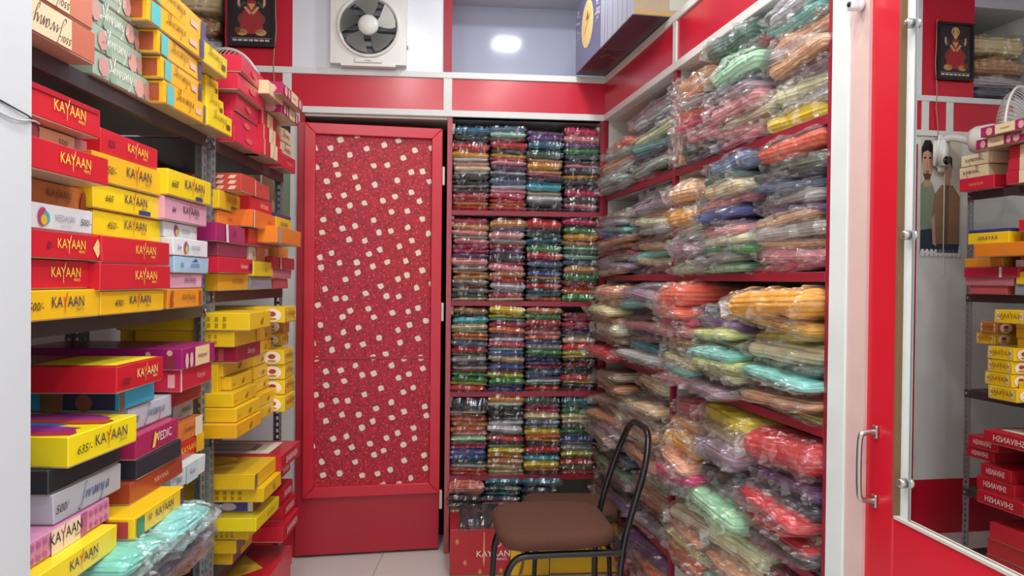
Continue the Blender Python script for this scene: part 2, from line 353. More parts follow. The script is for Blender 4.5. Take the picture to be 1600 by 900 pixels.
# ventilator
def ventilator():
    a = FB.sx(519, 60); b = FB.sx(636, 60); wd = b - a
    zc = hit(577, 47, FB.p(0, 0, 0), FB.m.to_3x3() @ Vector((0, 1, 0))).z
    e = empty('exhaust_fan', FB.p((a + b) / 2, -0.006, zc), FB.yaw); tag(e, 'square white five blade exhaust fan on white panel', 'fan')
    h = wd / 2; ri = h * 0.765; white = mat('#e4e2da', 0.35, 0, 0.1, 0.02)
    bm = bmesh.new(); n = 48; th = 0.045
    def sq(t):
        c, s_ = math.cos(t), math.sin(t); k = h / max(abs(c), abs(s_)); return c * k, s_ * k
    R1 = [[], [], [], []]
    for i in range(n):
        t = 2 * math.pi * i / n; x, z = sq(t)
        R1[0].append(bm.verts.new((x, 0, z))); R1[1].append(bm.verts.new((x, -th, z)))
        R1[2].append(bm.verts.new((ri * math.cos(t), -th, ri * math.sin(t)))); R1[3].append(bm.verts.new((ri * math.cos(t), 0.0, ri * math.sin(t))))
    for q in range(3):
        for i in range(n): bm.faces.new((R1[q][i], R1[q][(i + 1) % n], R1[q + 1][(i + 1) % n], R1[q + 1][i]))
    from_bm('frame', bm, white, e)
    # moulded ring
    bm = bmesh.new(); prof = [(ri * 1.10, -th), (ri * 1.08, -th - 0.010), (ri * 1.03, -th - 0.012), (ri * 0.97, -th - 0.004), (ri * 0.96, -th + 0.02)]
    rg = [[bm.verts.new((r_ * math.cos(2 * math.pi * i / n), y, r_ * math.sin(2 * math.pi * i / n))) for i in range(n)] for r_, y in prof]
    for p, q in zip(rg, rg[1:]):
        for i in range(n): bm.faces.new((p[i], p[(i + 1) % n], q[(i + 1) % n], q[i]))
    from_bm('ring', bm, white, e, True)
    o = box('backing', -ri, ri, -0.004, 0.0, -ri, ri, mat('#4d5158', 0.7), e)
    for k in range(7):
        z = -ri * 0.8 + k * ri * 0.27
        hw = math.sqrt(max(0.001, ri * ri - z * z)) * 0.95
        box('louvre', -hw, hw, -0.012, -0.006, z - 0.011, z + 0.011, mat('#7c7f86', 0.6), e)
    hub = lathe('hub', [(h * 0.27, 0), (h * 0.27, 0.016), (h * 0.24, 0.024), (h * 0.14, 0.030), (0.002, 0.032)], white, e, 28, 'Y'); hub.location = (0, -0.052, 0)
    # blades
    bm = bmesh.new(); rows = []
    for i in range(7):
        u = i / 6; r_ = h * (0.22 + 0.50 * u)
        wdt = R(13 + 15 * math.sin(u * 1.9)); row = []
        for j in range(5):
            v = j / 4 - 0.5; t = v * 2 * wdt + 0.25 * u
            row.append(bm.verts.new((r_ * math.cos(t), -0.062 - 0.005 * v, r_ * math.sin(t))))
        rows.append(row)
    for p, q in zip(rows, rows[1:]):
        for j in range(4): bm.faces.new((p[j], p[j + 1], q[j + 1], q[j]))
    bmesh.ops.solidify(bm, geom=list(bm.faces), thickness=0.003)
    b0 = from_bm('blade', bm, white, e); b0.rotation_euler = (0, R(-83), 0)
    for k in range(1, 5):
        o = b0.copy(); link(o, e); o.rotation_euler = (0, R(-83 + 72 * k), 0)
    lip = box('bottom_flap', -h * 0.72, h * 0.72, -th - 0.003, -0.004, -h - 0.010, -h, white, e)
    box('name_plate', -h * 0.36, h * 0.36, -th - 0.006, -th, -h * 0.97, -h * 0.84, white, e, 0.002)
    text(e, 'HAVELLS', 0, -h * 0.935, 0.006, '#3a3a44', y=-th - 0.0075)
    box('switch_nub', h, h + 0.008, -0.02, -0.008, -h * 0.5, -h * 0.43, BLACK, e)
ventilator()
# framed picture on the red panel
def picture():
    x0 = FB.sx(358, 40); x1 = FB.sx(431, 40); zb = hit(394, 75, FB.p(0, 0, 0), FB.m.to_3x3() @ Vector((0, 1, 0))).z
    W = x1 - x0; H = W * 1.42
    e = empty('framed_picture', FB.p((x0 + x1) / 2, -0.006, zb), FB.yaw); tag(e, 'black framed devotional picture of a seated figure in red', 'picture')
    fm = mat('#1b1a1f', 0.35); t = 0.012
    box('backing', -W / 2, W / 2, -0.012, 0, 0, H, mat('#2a1d26', 0.25, 0, 0.4), e)
    for a in ((-W / 2, -W / 2 + t, 0, H), (W / 2 - t, W / 2, 0, H), (-W / 2 + t, W / 2 - t, 0, t), (-W / 2 + t, W / 2 - t, H - t, H)):
        box('frame_strip', a[0], a[1], -0.020, 0, a[2], a[3], fm, e)
    def P(name, pts, c, k): flat(name, [(x * W, z * H) for x, z in pts], ink(c), e, -0.0124 - 0.0003 * k)
    P('print', [(-.43, .13), (.43, .13), (.43, .135), (-.43, .135)], '#b9b2ac', 1)
    for k in range(7): P('caption', [(-.40 + .115 * k, .085), (-.31 + .115 * k, .085), (-.31 + .115 * k, .115), (-.40 + .115 * k, .115)], '#c4bdb6', 1)
    P('print', ell(0, .42, .30, .13), '#7d3a33', 1); P('print', [(-.28, .20), (.28, .20), (.17, .56), (-.17, .56)], '#a3272e', 2)
    P('print', ell(-.2, .22, .12, .05), '#c99c5a', 2); P('print', ell(.2, .22, .12, .05), '#c99c5a', 2); P('print', ell(-.30, .25, .06, .05), '#7a3326', 3)
    P('print', ell(0, .84, .115, .085), '#caa15c', 1); P('print', ell(0, .83, .08, .058), '#5d2a24', 2)
    P('print', ell(0, .765, .055, .05), '#d8a982', 3); P('print', [(-.07, .80), (.07, .80), (.04, .87), (0, .90), (-.04, .87)], '#d3ab55', 4)
    for s in (-1, 1):
        P('print', [(s * .10, .68), (s * .16, .70), (s * .29, .62), (s * .26, .57)], '#2f4d36', 3)
        P('print', [(s * .24, .60), (s * .30, .64), (s * .30, .74), (s * .25, .74)], '#d0a27a', 4)
        P('print', [(s * .13, .62), (s * .17, .60), (s * .04, .49), (s * .0, .52)], '#d0a27a', 4)
    P('print', [(-.12, .56), (.12, .56), (.09, .71), (-.09, .71)], '#9c2b31', 3)
    P('print', [(-.08, .66), (.08, .66), (.0, .55)], '#cfa556', 5)
picture()
cd = tube('cord', [tuple(FB.p(FB.sx(x, y), -0.012, hit(x, y, FB.p(0, 0, 0), FB.m.to_3x3() @ Vector((0, 1, 0))).z)) for x, y in ((431, -30), (431, 20), (433, 50), (429, 80), (428, 110), (430, 125), (427, 140), (424, 165), (424, 200), (420, 230))], 0.003, mat('#a9826a'), None)
tag(cd, 'thin tan electric cord hanging beside the framed picture', 'cord')

# door with the red dotted fabric
def fabric_material():
    m, nt, N, L, b = newmat('red_dotted_fabric')
    tc = N.new('ShaderNodeTexCoord'); mp = N.new('ShaderNodeMapping'); mp.inputs['Rotation'].default_value = (R(90), 0, 0)
    mp.inputs['Rotation'].default_value = (0, R(20), 0)
    L.new(tc.outputs['Object'], mp.inputs['Vector'])
    sp = N.new('ShaderNodeSeparateXYZ'); L.new(mp.outputs[0], sp.inputs[0])
    cb = N.new('ShaderNodeCombineXYZ'); L.new(sp.outputs[0], cb.inputs[0]); L.new(sp.outputs[2], cb.inputs[1])
    vo = N.new('ShaderNodeTexVoronoi'); vo.voronoi_dimensions = '2D'; vo.distance = 'MINKOWSKI'; vo.inputs['Exponent'].default_value = 3.5; vo.inputs['Scale'].default_value = 13.2; vo.inputs['Randomness'].default_value = 0.48
    nz = N.new('ShaderNodeTexNoise'); nz.inputs['Scale'].default_value = 45; L.new(cb.outputs[0], nz.inputs['Vector'])
    ma = N.new('ShaderNodeVectorMath'); ma.operation = 'MULTIPLY_ADD'; ma.inputs[1].default_value = (0.012, 0.012, 0); L.new(nz.outputs['Color'], ma.inputs[0]); L.new(cb.outputs[0], ma.inputs[2])
    L.new(ma.outputs[0], vo.inputs['Vector'])
    lt = N.new('ShaderNodeMath'); lt.operation = 'LESS_THAN'; lt.inputs[1].default_value = 0.168; L.new(vo.outputs['Distance'], lt.inputs[0])
    # small pale flecks and dark red scribble
    v2 = N.new('ShaderNodeTexVoronoi'); v2.voronoi_dimensions = '2D'; v2.inputs['Scale'].default_value = 34; L.new(ma.outputs[0], v2.inputs['Vector'])
    l2 = N.new('ShaderNodeMath'); l2.operation = 'LESS_THAN'; l2.inputs[1].default_value = 0.11; L.new(v2.outputs['Distance'], l2.inputs[0])
    n3 = N.new('ShaderNodeTexNoise'); n3.inputs['Scale'].default_value = 60; n3.inputs['Distortion'].default_value = 2.5; L.new(cb.outputs[0], n3.inputs['Vector'])
    cr = N.new('ShaderNodeValToRGB'); cr.color_ramp.elements[0].position = 0.40; cr.color_ramp.elements[0].color = lin('#7c041a')
    cr.color_ramp.elements[1].position = 0.58; cr.color_ramp.elements[1].color = lin('#d20d2e'); L.new(n3.outputs['Fac'], cr.inputs[0])
    m1 = N.new('ShaderNodeMix'); m1.data_type = 'RGBA'; L.new(l2.outputs[0], m1.inputs[0]); L.new(cr.outputs[0], m1.inputs[6]); m1.inputs[7].default_value = lin('#d65464')
    m2 = N.new('ShaderNodeMix'); m2.data_type = 'RGBA'; L.new(lt.outputs[0], m2.inputs[0]); L.new(m1.outputs[2], m2.inputs[6]); m2.inputs[7].default_value = lin('#e8dcc8')
    L.new(m2.outputs[2], b.inputs['Base Color']); b.inputs['Roughness'].default_value = 0.55; b.inputs['Coat Weight'].default_value = 0.15
    return m
def main_door():
    nB = FB.m.to_3x3() @ Vector((0, 1, 0))
    hinge = hit(688.5, 500, FB.p(0, 0.035, 0), nB); hinge.z = 0
    yaw = R(10.5)
    D = Frame(hinge.x, hinge.y, yaw)            # local x negative towards the latch side
    wdt = -D.sx(462, 600)
    zt = hit(470, 190, D.p(0, 0, 0), D.m.to_3x3() @ Vector((0, 1, 0))).z
    e = empty('door_1', hinge, yaw); tag(e, 'red door ajar with white dotted red fabric panel', 'door', kind='structure')
    Hh = zt; y0 = 0.0
    box('slab', -wdt, 0, 0.004, 0.034, 0.012, Hh, mat('#b3142b', 0.35, 0, 0.15, 0.08, 0, 4), e, 0.002)
    # raised frame round the fabric
    a = -wdt + 0.034; bx = 0.0; zb = 0.285; zt2 = Hh - 0.006; fw = 0.050
    fm = mat('#cf1630', 0.34, 0, 0.2, 0.06, 0, 4)
    def rail(name, p):
        bm = bmesh.new(); vs = [bm.verts.new((x, -0.022, z)) for x, z in p] + [bm.verts.new((x, 0.004, z)) for x, z in p]
        bm.faces.new(vs[:4]); bm.faces.new(vs[4:][::-1])
        for i in range(4): bm.faces.new((vs[i], vs[i + 4], vs[(i + 1) % 4 + 4], vs[(i + 1) % 4]))
        bmesh.ops.recalc_face_normals(bm, faces=bm.faces)
        bmesh.ops.bevel(bm, geom=list(bm.edges), offset=0.0025, segments=1, affect='EDGES')
        from_bm(name, bm, fm, e)
    rail('stile', [(a, zb), (a + fw, zb + fw), (a + fw, zt2 - fw), (a, zt2)])
    rail('stile', [(bx, zb), (bx, zt2), (bx - fw, zt2 - fw), (bx - fw, zb + fw)])
    rail('rail', [(a, zt2), (a + fw, zt2 - fw), (bx - fw, zt2 - fw), (bx, zt2)])
    rail('rail', [(a, zb), (bx, zb), (bx - fw, zb + fw), (a + fw, zb + fw)])
    fb = fabric_material()
    zm = hit(580, 559, D.p(0, 0, 0), D.m.to_3x3() @ Vector((0, 1, 0))).z
    box('fabric_panel', a + fw, bx - fw, -0.002, 0.004, zm, zt2 - fw, fb, e)
    box('fabric_panel', a + fw, bx - fw, -0.003, 0.004, zb + fw, zm, fb, e)
    box('middle_bead', a + fw, bx - fw, -0.007, -0.002, zm - 0.006, zm + 0.006, mat('#b01c30', 0.35), e, 0.001)
    for z in (1.15, 0.25, 1.8):
        box('hinge', 0.0, 0.014, -0.012, 0.006, z - 0.045, z + 0.045, mat('#d8d5c8', 0.4, 0.3), e, 0.003)
main_door()

# ---------------------------------------------------------------- back shelving unit
ub = empty('shelving_unit', FB.o, FB.yaw); tag(ub, 'maroon edged built in shelves of folded garments beside the door', 'shelf unit', 'built in shelving')
ZS = [2.075, 1.636, 1.205, 0.772, 0.372]        # shelf tops below the band
for nm, a, b, m_ in (('side_panel', 0.0, 0.024, PINKEDGE), ('side_panel', BW - 0.024, BW, MAROON)):
    box(nm, a, b, -0.006, 0.012, 0, Z0, m_, ub, 0.001); box('side_lining', a + 0.002, b - 0.002, 0.012, 0.36, 0, Z0, INSIDE, ub)
box('back_panel', 0.02, BW - 0.02, 0.345, 0.36, 0, Z0, mat('#a8a69f', 0.6), ub)
box('top_board', 0.0, BW, 0.0, 0.36, Z0, Z0 + 0.016, INSIDE, ub)
for z in ZS[1:]:
    box('shelf', 0.024, BW - 0.024, 0.006, 0.345, z - 0.022, z, INSIDE, ub); box('shelf_edge', 0.024, BW - 0.024, -0.006, 0.008, z - 0.024, z, MAROON, ub, 0.001)
for z in ZS[:4]:
    for x in (0.024, BW - 0.036): box('batten', x, x + 0.012, 0.02, 0.05, z - 0.075, z - 0.026, mat('#d6d0bd', 0.5), ub)

# ---------------------------------------------------------------- garment packs
PAL = {'n': ('navy', '#1c2740'), 'k': ('charcoal', '#26262c'), 't': ('teal', '#1a6e80'), 'b': ('blue', '#3c62a4'), 'c': ('turquoise', '#3fa3ad'),
       'g': ('green', '#2c8248'), 'd': ('dark green', '#1f4a40'), 'e': ('mint', '#a5cfb2'), 'l': ('lime', '#b3b83a'), 'y': ('yellow', '#eec60e'),
       'o': ('orange', '#e27a3c'), 'm': ('mustard', '#e2a52c'), 'r': ('red', '#c41c30'), 'x': ('maroon', '#7c1a34'), 'p': ('pink', '#dc949c'),
       'h': ('magenta', '#b81f5e'), 'v': ('purple', '#5c3668'), 'w': ('silver white', '#cfd0d2'), 'i': ('beige', '#d4c4a0'), 'z': ('tan', '#b98a5c'),
       's': ('slate blue', '#566a86'), 'a': ('grey', '#8b8886')}
def pillow(seed, nx, ny, pw, amp, fins=0.0, infl=1.0, lump=0.0, crumple=0.0, smooth=True):
    rnd = Vector((seed * 7.3, seed * 3.1, seed * 1.7))
    def coord(n): return [math.sin(math.pi / 2 * (2 * i / n - 1)) for i in range(n + 1)]
    X, Y = coord(nx), coord(ny); bm = bmesh.new(); vt = {}
    for s in (1, -1):
        for i, x in enumerate(X):
            for j, y in enumerate(Y):
                edge = i in (0, nx) or j in (0, ny)
                if edge and s == -1: vt[(s, i, j)] = vt[(1, i, j)]; continue
                h = (max(0, 1 - abs(x) ** pw)) ** 0.45 * (max(0, 1 - abs(y) ** 14)) ** 0.34
                n1 = noise.noise(Vector((x * 1.6, y * 1.6, s * 3.0)) + rnd); n2 = noise.noise(Vector((x * 4.5, y * 3.0, s * 5.0)) + rnd * 2)
                z = s * 0.5 * h * (1 + lump * n1 + amp * n2)
                droop = 0.30 * noise.noise(Vector((x * 0.9, y * 0.7, 9.0)) + rnd) * (1 if amp else 1)
                n3 = noise.noise(Vector((x * 2.2, s * h * 1.5, y * 2.0)) + rnd * 1.3)
                if crumple:
                    cz = noise.noise(Vector((x * 9.0, y * 6.0, s * 4.0 + h)) + rnd * 3); c2 = noise.noise(Vector((x * 15.0, s * 2.0, y * 10.0)) + rnd)
                    z += s * crumple * (abs(cz) + 0.6 * abs(c2)) * (0.3 + h); n3 -= 11 * crumple * (abs(cz) + 0.5 * abs(c2)) * (1 if y < -0.5 else 0)
                    if y < -0.97: n3 -= 1.2 * (0.6 + cz)
                vt[(s, i, j)] = bm.verts.new((0.5 * infl * x * (1 + fins * (1 if abs(x) > 0.99 else 0)) + 0.012 * n2, 0.5 * infl * y + 0.035 * n3 * (1 if y < 0 else 0.3), z * (1.05 if infl > 1 else 1) + droop * 0.6))
    for s in (1, -1):
        for i in range(nx):
            for j in range(ny):
                q = [vt[(s, i, j)], vt[(s, i + 1, j)], vt[(s, i + 1, j + 1)], vt[(s, i, j + 1)]]
                bm.faces.new(q if s == 1 else q[::-1])
    for v in bm.verts: v.co.y += 0.5
    me = bpy.data.meshes.new('pack'); bm.normal_update(); bm.to_mesh(me); bm.free()
    me.polygons.foreach_set('use_smooth', [smooth] * len(me.polygons)); return me
def mk(ms, m):
    for x in ms: x.materials.append(m)
    return ms
CL_A = mk([pillow(k, 16, 8, 7, 0.22, lump=0.28) for k in range(6)], CLOTH)
FI_A = mk([pillow(k, 26, 10, 7, 0.24, fins=0.04, infl=1.02, lump=0.28, crumple=0.20, smooth=False) for k in range(6)], FILM)
CL_B = mk([pillow(20 + k, 18, 12, 10, 0.25, lump=0.35) for k in range(8)], CLOTH)
FI_B = mk([pillow(20 + k, 30, 16, 10, 0.30, fins=0.04, infl=1.03, lump=0.36, crumple=0.16, smooth=False) for k in range(8)], FILMH)
def jitter(hexc, a=0.10, g=1.0):
    c = lin(hexc)[:3]; l = max(c); c = [l * (v / l) ** g for v in c]; k = 1.5 + random.uniform(-a, a)
    return tuple(min(1, max(0.004, v * k * (1 + random.uniform(-0.08, 0.08)))) for v in c) + (1,)
def pack(name, loc, yaw, wd, dp, th, code, label, cat, group, kind='A', roll=0.0, pitch=0.0):
    k = random.randrange(6 if kind == 'A' else 8)
    o = bpy.data.objects.new(name, (CL_A if kind == 'A' else CL_B)[k]); link(o)
    o.location = loc; o.rotation_euler = (pitch, roll, yaw); o.scale = (wd, dp, th)
    o.color = jitter(PAL[code][1], g=1.3 if kind == 'A' else 1.25)
    tag(o, label, cat, group)
    f = bpy.data.objects.new('plastic_bag', (FI_A if kind == 'A' else FI_B)[k]); link(f, o)
    return o
def parse(s): return [(t[0], float(t[1:]) if len(t) > 1 else 2.0) for t in s.split()]
BACK = [
 # shelf base z, list of (top z px, colours top to bottom)
 (ZS[1], [(198, 't3 d2 v1 r3 m3 w1 p2 i2 w1 k2 k2 a1 k2 r2 h1 m1 r2'), (196, 's3 e2 x2 r3 d2 m2 h1 p2 v2 w2 n1 s3 w2 p2 h2 r2 m1 r2'),
          (204, 'v2 v3 t3 n1 d3 z2 m3 i2 h1 n2 s1 c3 i2 w3 k2 k2'), (199, 'h3 p3 v2 g2 d2 k2 p1 n2 m2 n2 k2 h3 k2 p2 n1')]),
 (ZS[2], [(340, 'h2 z3 p2 e1 p2 h2 h2 v1 p4 a2 z1 m2 a2 x1 a2 d2 i1'), (342, 'z4 b1 p3 a2 r2 v2 k3 h1 p3 z2 r2 w3 a1 h2 i1'),
          (343, 'r4 n2 d2 t2 s1 g3 r3 v1 s2 n2 b2 m1 k2 r2 d2 t1 o2'), (335, 'k2 h2 v1 g2 m3 z2 e2 d1 e2 s3 z3 g3 x2 r1 o2 g3')]),
 (ZS[3], [(480, 'z3 k1 c3 i3 e1 o2 z1 s3 r3 g1 a3 k1 w2 r1 g1 g3 l1 r3'), (478, 'y4 y2 c1 h3 o3 v2 w2 h3 e1 b2 i4 n1 b2 x1 l3 g3 v1 b2'),
          (480, 'z3 g3 r3 x2 p2 o2 b2 a3 g2 d1 b2 v1 h2 t3 v2 w1 g1 r3'), (489, 'x2 h1 h3 x1 v2 a1 i3 r3 l2 y1 d2 x2 d1 d2 r3 y1 n1 x2')]),
 (ZS[4], [(622, 'n6 i1 x1 o2 z2 o2 p2 e2 x1 h2 b2 b2 d2 w1 o2 r1'), (617, 'm3 w1 k2 k2 k1 w2 w3 g1 r2 v1 e1 y2 z2 z2 i2 i2'),
          (620, 'd3 h1 h2 i3 s2 a1 y3 o1 m1 n2 r2 k1 c2 y3 o1 k1'), (620, 't3 d1 g2 i2 i2 k2 g1 s1 b2 a1 a2 l2 x1 r2 g2 h1')])]
nB = FB.m.to_3x3() @ Vector((0, 1, 0))
SH = ['top shelf', 'second shelf', 'third shelf', 'fourth shelf']
cw = (BW - 0.05) / 4
for ri, (zb, cols) in enumerate(BACK):
    for ci, (ytop, sp) in enumerate(cols):
        L_ = parse(sp); zt = hit(707 + 60 * ci, ytop, FB.p(0, 0, 0), nB).z
        tot = sum(t + 0.5 for _, t in L_); k = (zt - zb - 0.002) / tot; z = zb + 0.001; n = len(L_)
        for q, (c, t) in enumerate(reversed(L_)):
            th = (t + 0.5) * k
            x = 0.025 + cw * (ci + 0.5) + random.uniform(-0.006, 0.006)
            st = ('stack by the door', 'second stack from door', 'third stack from door', 'stack farthest from door')[ci]
            lab = f'{PAL[c][0]} folded garment, {frm(n - q, n)}, {st}, {SH[ri]} of back unit'
            wd = cw * random.uniform(0.94, 1.0)
            pack('garment_pack', FB.p(x, random.uniform(-0.012, 0.010), z + th / 2), FB.yaw + random.uniform(-0.03, 0.03), wd, 0.27, th * 1.08, c, lab, 'garment', 'bagged garments on the back shelves', 'A', roll=random.uniform(-0.045, 0.045))
            z += th
# things lying in the lowest bay of the back unit
def lowpack(px0, px1, ytop, ybot, code, lab, y=-0.02, dp=0.26, roll=0.0, kind='A'):
    a, b = FB.sx(px0, ytop, y), FB.sx(px1, ytop, y); P = FB.p(0, y, 0)
    z1, z0 = hit((px0 + px1) / 2, ytop, P, nB).z, hit((px0 + px1) / 2, ybot, P, nB).z
    pack('garment_pack', FB.p((a + b) / 2, y, (z0 + z1) / 2), FB.yaw, b - a, dp, z1 - z0, code, lab, 'garment', 'bagged garments in the lowest bay', kind, roll=roll)
PAL['q'] = ('salmon', '#c4796a')
for a in ((701, 757, 751, 773, 'q', 'salmon pink bagged garment, topmost by the door in the lowest bay'),
          (698, 752, 774, 785, 'k', 'black bagged garment under the salmon one in the lowest bay'),
          (699, 753, 786, 794, 'k', 'charcoal bagged garment, second under the salmon one in the lowest bay'),
          (703, 752, 795, 803, 'z', 'tan cloth under the charcoal garments in the lowest bay'),
          (704, 755, 804, 810, 'w', 'white cloth just above the red carton in the lowest bay'),
          (759, 815, 747, 759, 't', 'teal green bagged garment, topmost of the middle pile in lowest bay'),
          (758, 814, 760, 768, 'd', 'dark green bagged garment under the teal one, lowest bay middle pile'),
          (759, 812, 769, 774, 't', 'thin teal garment, third in the middle pile of the lowest bay'),
          (752, 812, 775, 785, 'n', 'navy bagged garment in the middle pile of the lowest bay'),
          (752, 812, 786, 795, 'p', 'pale pink bagged garment in the middle pile of the lowest bay'),
          (752, 806, 796, 805, 'v', 'purple bagged garment low in the middle pile of the lowest bay'),
          (816, 878, 747, 760, 't', 'teal garment topmost of the right pile in the lowest bay'),
          (815, 874, 761, 771, 'n', 'navy bagged garment under teal, right pile of the lowest bay'),
          (815, 873, 772, 782, 'k', 'charcoal bagged garment, third of right pile in the lowest bay'),
          (815, 873, 783, 800, 's', 'slate garment low in the right pile of the lowest bay')): lowpack(*a)
lowpack(718, 786, 811, 827, 'k', 'black folded cloth lying on top of the red carton', -0.285, 0.22, roll=R(-4))

# ---------------------------------------------------------------- right shelving unit
ur = empty('shelving_unit', FR.o, FR.yaw); tag(ur, 'maroon edged built in cubbies packed with bagged sarees on the right', 'shelf unit', 'built in shelving')
SD = FR.sx(1053, 450)
RZ = [2.075, 1.712, 1.333, 0.957, 0.590, 0.310]
RD = 0.40
for nm, a, b, m_ in (('side_panel', -0.004, 0.018, MAROON), ('divider', SD - 0.012, SD + 0.012, MAROON), ('side_panel', RL - 0.018, RL, MAROON)):
    box(nm, a, b, -0.006, 0.012, 0, Z0, m_, ur, 0.001); box('side_lining', a + 0.002, b - 0.002, 0.012, RD, 0, Z0, INSIDE, ur)
box('back_panel', 0, RL, RD, RD + 0.012, 0, CEIL, INSIDE, ur)
for a, b in ((0.018, SD - 0.012), (SD + 0.012, RL - 0.018)):
    for z in RZ[1:] + [0.05]:
        box('shelf', a, b, 0.006, RD, z - 0.020, z, INSIDE, ur); box('shelf_edge', a, b, -0.006, 0.008, z - 0.024, z, MAROON, ur, 0.001)
box('top_board', 0, RL, 0.03, RD, Z0 - 0.002, Z0 + 0.018, INSIDE, ur)
box('face_trim', -0.01, RL + 0.05, -0.012, 0.05, Z0, Z1, TRIM, ur, 0.002); box('face_trim', -0.01, RL + 0.05, -0.012, 0.05, Z2, Z3, TRIM, ur, 0.002)
for a, b in ((0, SD - 0.016), (SD + 0.016, RL)): box('fascia_panel', a, b, -0.004, 0.03, Z1, Z2, RED, ur)
box('face_trim', SD - 0.016, SD + 0.016, -0.010, 0.03, Z1, Z2, TRIM, ur, 0.001)
box('loft_floor', 0, RL, 0.03, RD, Z2, Z3 - 0.004, INSIDE, ur)
e1 = FR.sx(1326, 450); e2 = FR.sx(1349, 450)
box('end_strip', RL, e1, -0.008, 0.05, 0, CEIL, mat('#dfe6e4', 0.4, 0, 0, 0.05, 0.02, 14), ur, 0.001)
tp = box('trim_2', RL * 0 + e1, e2 + 0.012, -0.003, 0.05, 0, CEIL, mat('#d8b9b4', 0.5, 0, 0, 0.08, 0.03, 16)); tp.location = FR.o; tp.rotation_euler = (0, 0, FR.yaw)
tag(tp, 'scuffed pale pink door post beside the right shelving', 'door post', kind='structure')
PAL.update({'O': ('coral', '#e0674a'), 'M': ('mauve', '#94808e'), 'B': ('taupe', '#a08c7c'), 'G': ('grey green', '#8d9a8c'), 'A': ('pale grey', '#b0adae'),
            'P': ('peach', '#e0a885'), 'C': ('cream', '#e2d5b4'), 'K': ('dusty pink', '#c47f86'), 'L': ('pale lime', '#d6dc92'), 'T': ('light teal', '#7fbfbb'), 'H': ('hot pink', '#d8327e')})
RIGHT = {  # (column, row): stacks left to right, top to bottom; (start, end) fraction of the bay, fill top z
 (0, 0): [(0.00, .48, 1.93, 'O2 G2 P3 A2 G2 a2'), (.44, 1.0, 2.03, 'M4 A2 t3 C2 T3 n2 p2 G2 h2')],
 (0, 1): [(0.02, .50, 1.62, 'B3 a2 T2 b2 P2 z2 h2 a2 M2 B2'), (.46, 1.0, 1.68, 'A3 M3 z2 C2 A2 B2 P2 T2 C2 x2')],
 (0, 2): [(0.02, .46, 1.28, 'P3 z2 i2 P2 C3 B2 x2 r2'), (.40, 1.0, 1.30, 'a2 M3 T2 k2 M2 K2 v2 P2 c3 A2 r2')],
 (0, 3): [(0.0, .55, .90, 'B2 z2 i2 B2 C2 z2 M2 B2'), (.50, 1.0, .93, 'C4 k2 i2 a2 z2 C2 B2 P2')],
 (0, 4): [(0.0, .55, .55, 's2 k2 e2 M3 k2 v2'), (.50, 1.0, .57, 'G2 e2 z2 P2 O2 k2 a2')],
 (0, 5): [(0.0, .5, .24, 'x2 v2 h2'), (.46, 1.0, .26, 'v3 o3 h2')],
 (1, 0): [(0.10, .42, 1.99, 'z2 P3 A2 O4 h2 p2 K2 d2 s2'), (.38, .70, 2.05, 'd4 x2 e4 s2 M2 p3 C2 p2 K2'), (.66, 1.0, 2.06, 'A3 T2 P3 A2 P2 M2 C3 A2 y3')],
 (1, 1): [(0.0, .34, 1.64, 'P4 M2 m4 C2 A2 M3 x2 e2'), (.28, .64, 1.685, 's4 d2 i3 K3 b2 M2 p2 C2 g2 a2 e2'), (.60, 1.0, 1.69, 'O4 G3 k2 s2 A3 v2 P2 A3 P2 p3 h2')],
 (1, 2): [(0.0, .34, 1.29, 'O5 O2 h2 K2 m2 C2 i2 T2 K2'), (.30, .64, 1.24, 'n4 v3 L2 C2 T3 L2 C3 A2 M2'), (.58, 1.0, 1.28, 'm6 m3 y3 C5 d2 T2 r3 P2 L2')],
 (1, 3): [(0.0, .36, .90, 'K3 z2 m4 P2 H2 G2'), (.30, .68, .915, 'y3 B2 M3 v2 k3 A2 e3'), (.62, 1.0, .90, 'r6 x2 v3 k2 r3 C2 r2 k3')],
 (1, 4): [(0.0, .40, .53, 'C3 P2 L2 O2 P2'), (.34, .72, .55, 'C5 P3 z2 e2 K2'), (.66, 1.0, .53, 'x3 K2 n3 k2')]}
ROWN = ['top shelf', 'second shelf', 'third shelf', 'fourth shelf', 'fifth shelf', 'floor shelf']
for (ci, ri), stacks in RIGHT.items():
    a, b = ((0.02, SD - 0.014), (SD + 0.014, RL - 0.02))[ci]
    zb = (RZ[1:] + [0.05])[ri]
    for si, (f0, f1, zt, sp) in enumerate(stacks):
        L_ = parse(sp); n = len(L_); tot = sum(t + 0.6 for _, t in L_); k = (zt - zb - 0.004) / tot; z = zb + 0.002
        x0, x1 = a + (b - a) * max(f0, 0.05 if ci else 0.0) + 0.004, a + (b - a) * f1 - 0.004
        nm = {2: ('far', 'near'), 3: ('far', 'middle', 'near')}[len(stacks)][si]
        for q, (c, t) in enumerate(reversed(L_)):
            th = (t + 0.6) * k; wd = (x1 - x0) * random.uniform(0.86, 0.98)
            x = min(max((x0 + x1) / 2 + random.uniform(-0.03, 0.03), x0 + wd / 2 - 0.012), x1 - wd / 2 + 0.012)
            low = 0.05 if ri in (2, 3) else 0.0
            y = random.uniform(-0.045 - low, -0.005) + (0.03 if si == 2 or (ci == 0 and si == 1) else 0)
            lab = f"{PAL[c][0]} bagged saree, {frm(n - q, n)}, {nm} stack, {('far', 'near')[ci]} bay, {ROWN[ri]} of right unit"
            pack('saree_pack', FR.p(x, y, z + th / 2), FR.yaw + random.uniform(-0.10, 0.10), wd, 0.36, th * 1.14, c, lab, 'saree', 'bagged sarees on the right shelves', 'B', roll=random.uniform(-0.07, 0.07), pitch=random.uniform(0.0, 0.05))
            z += th
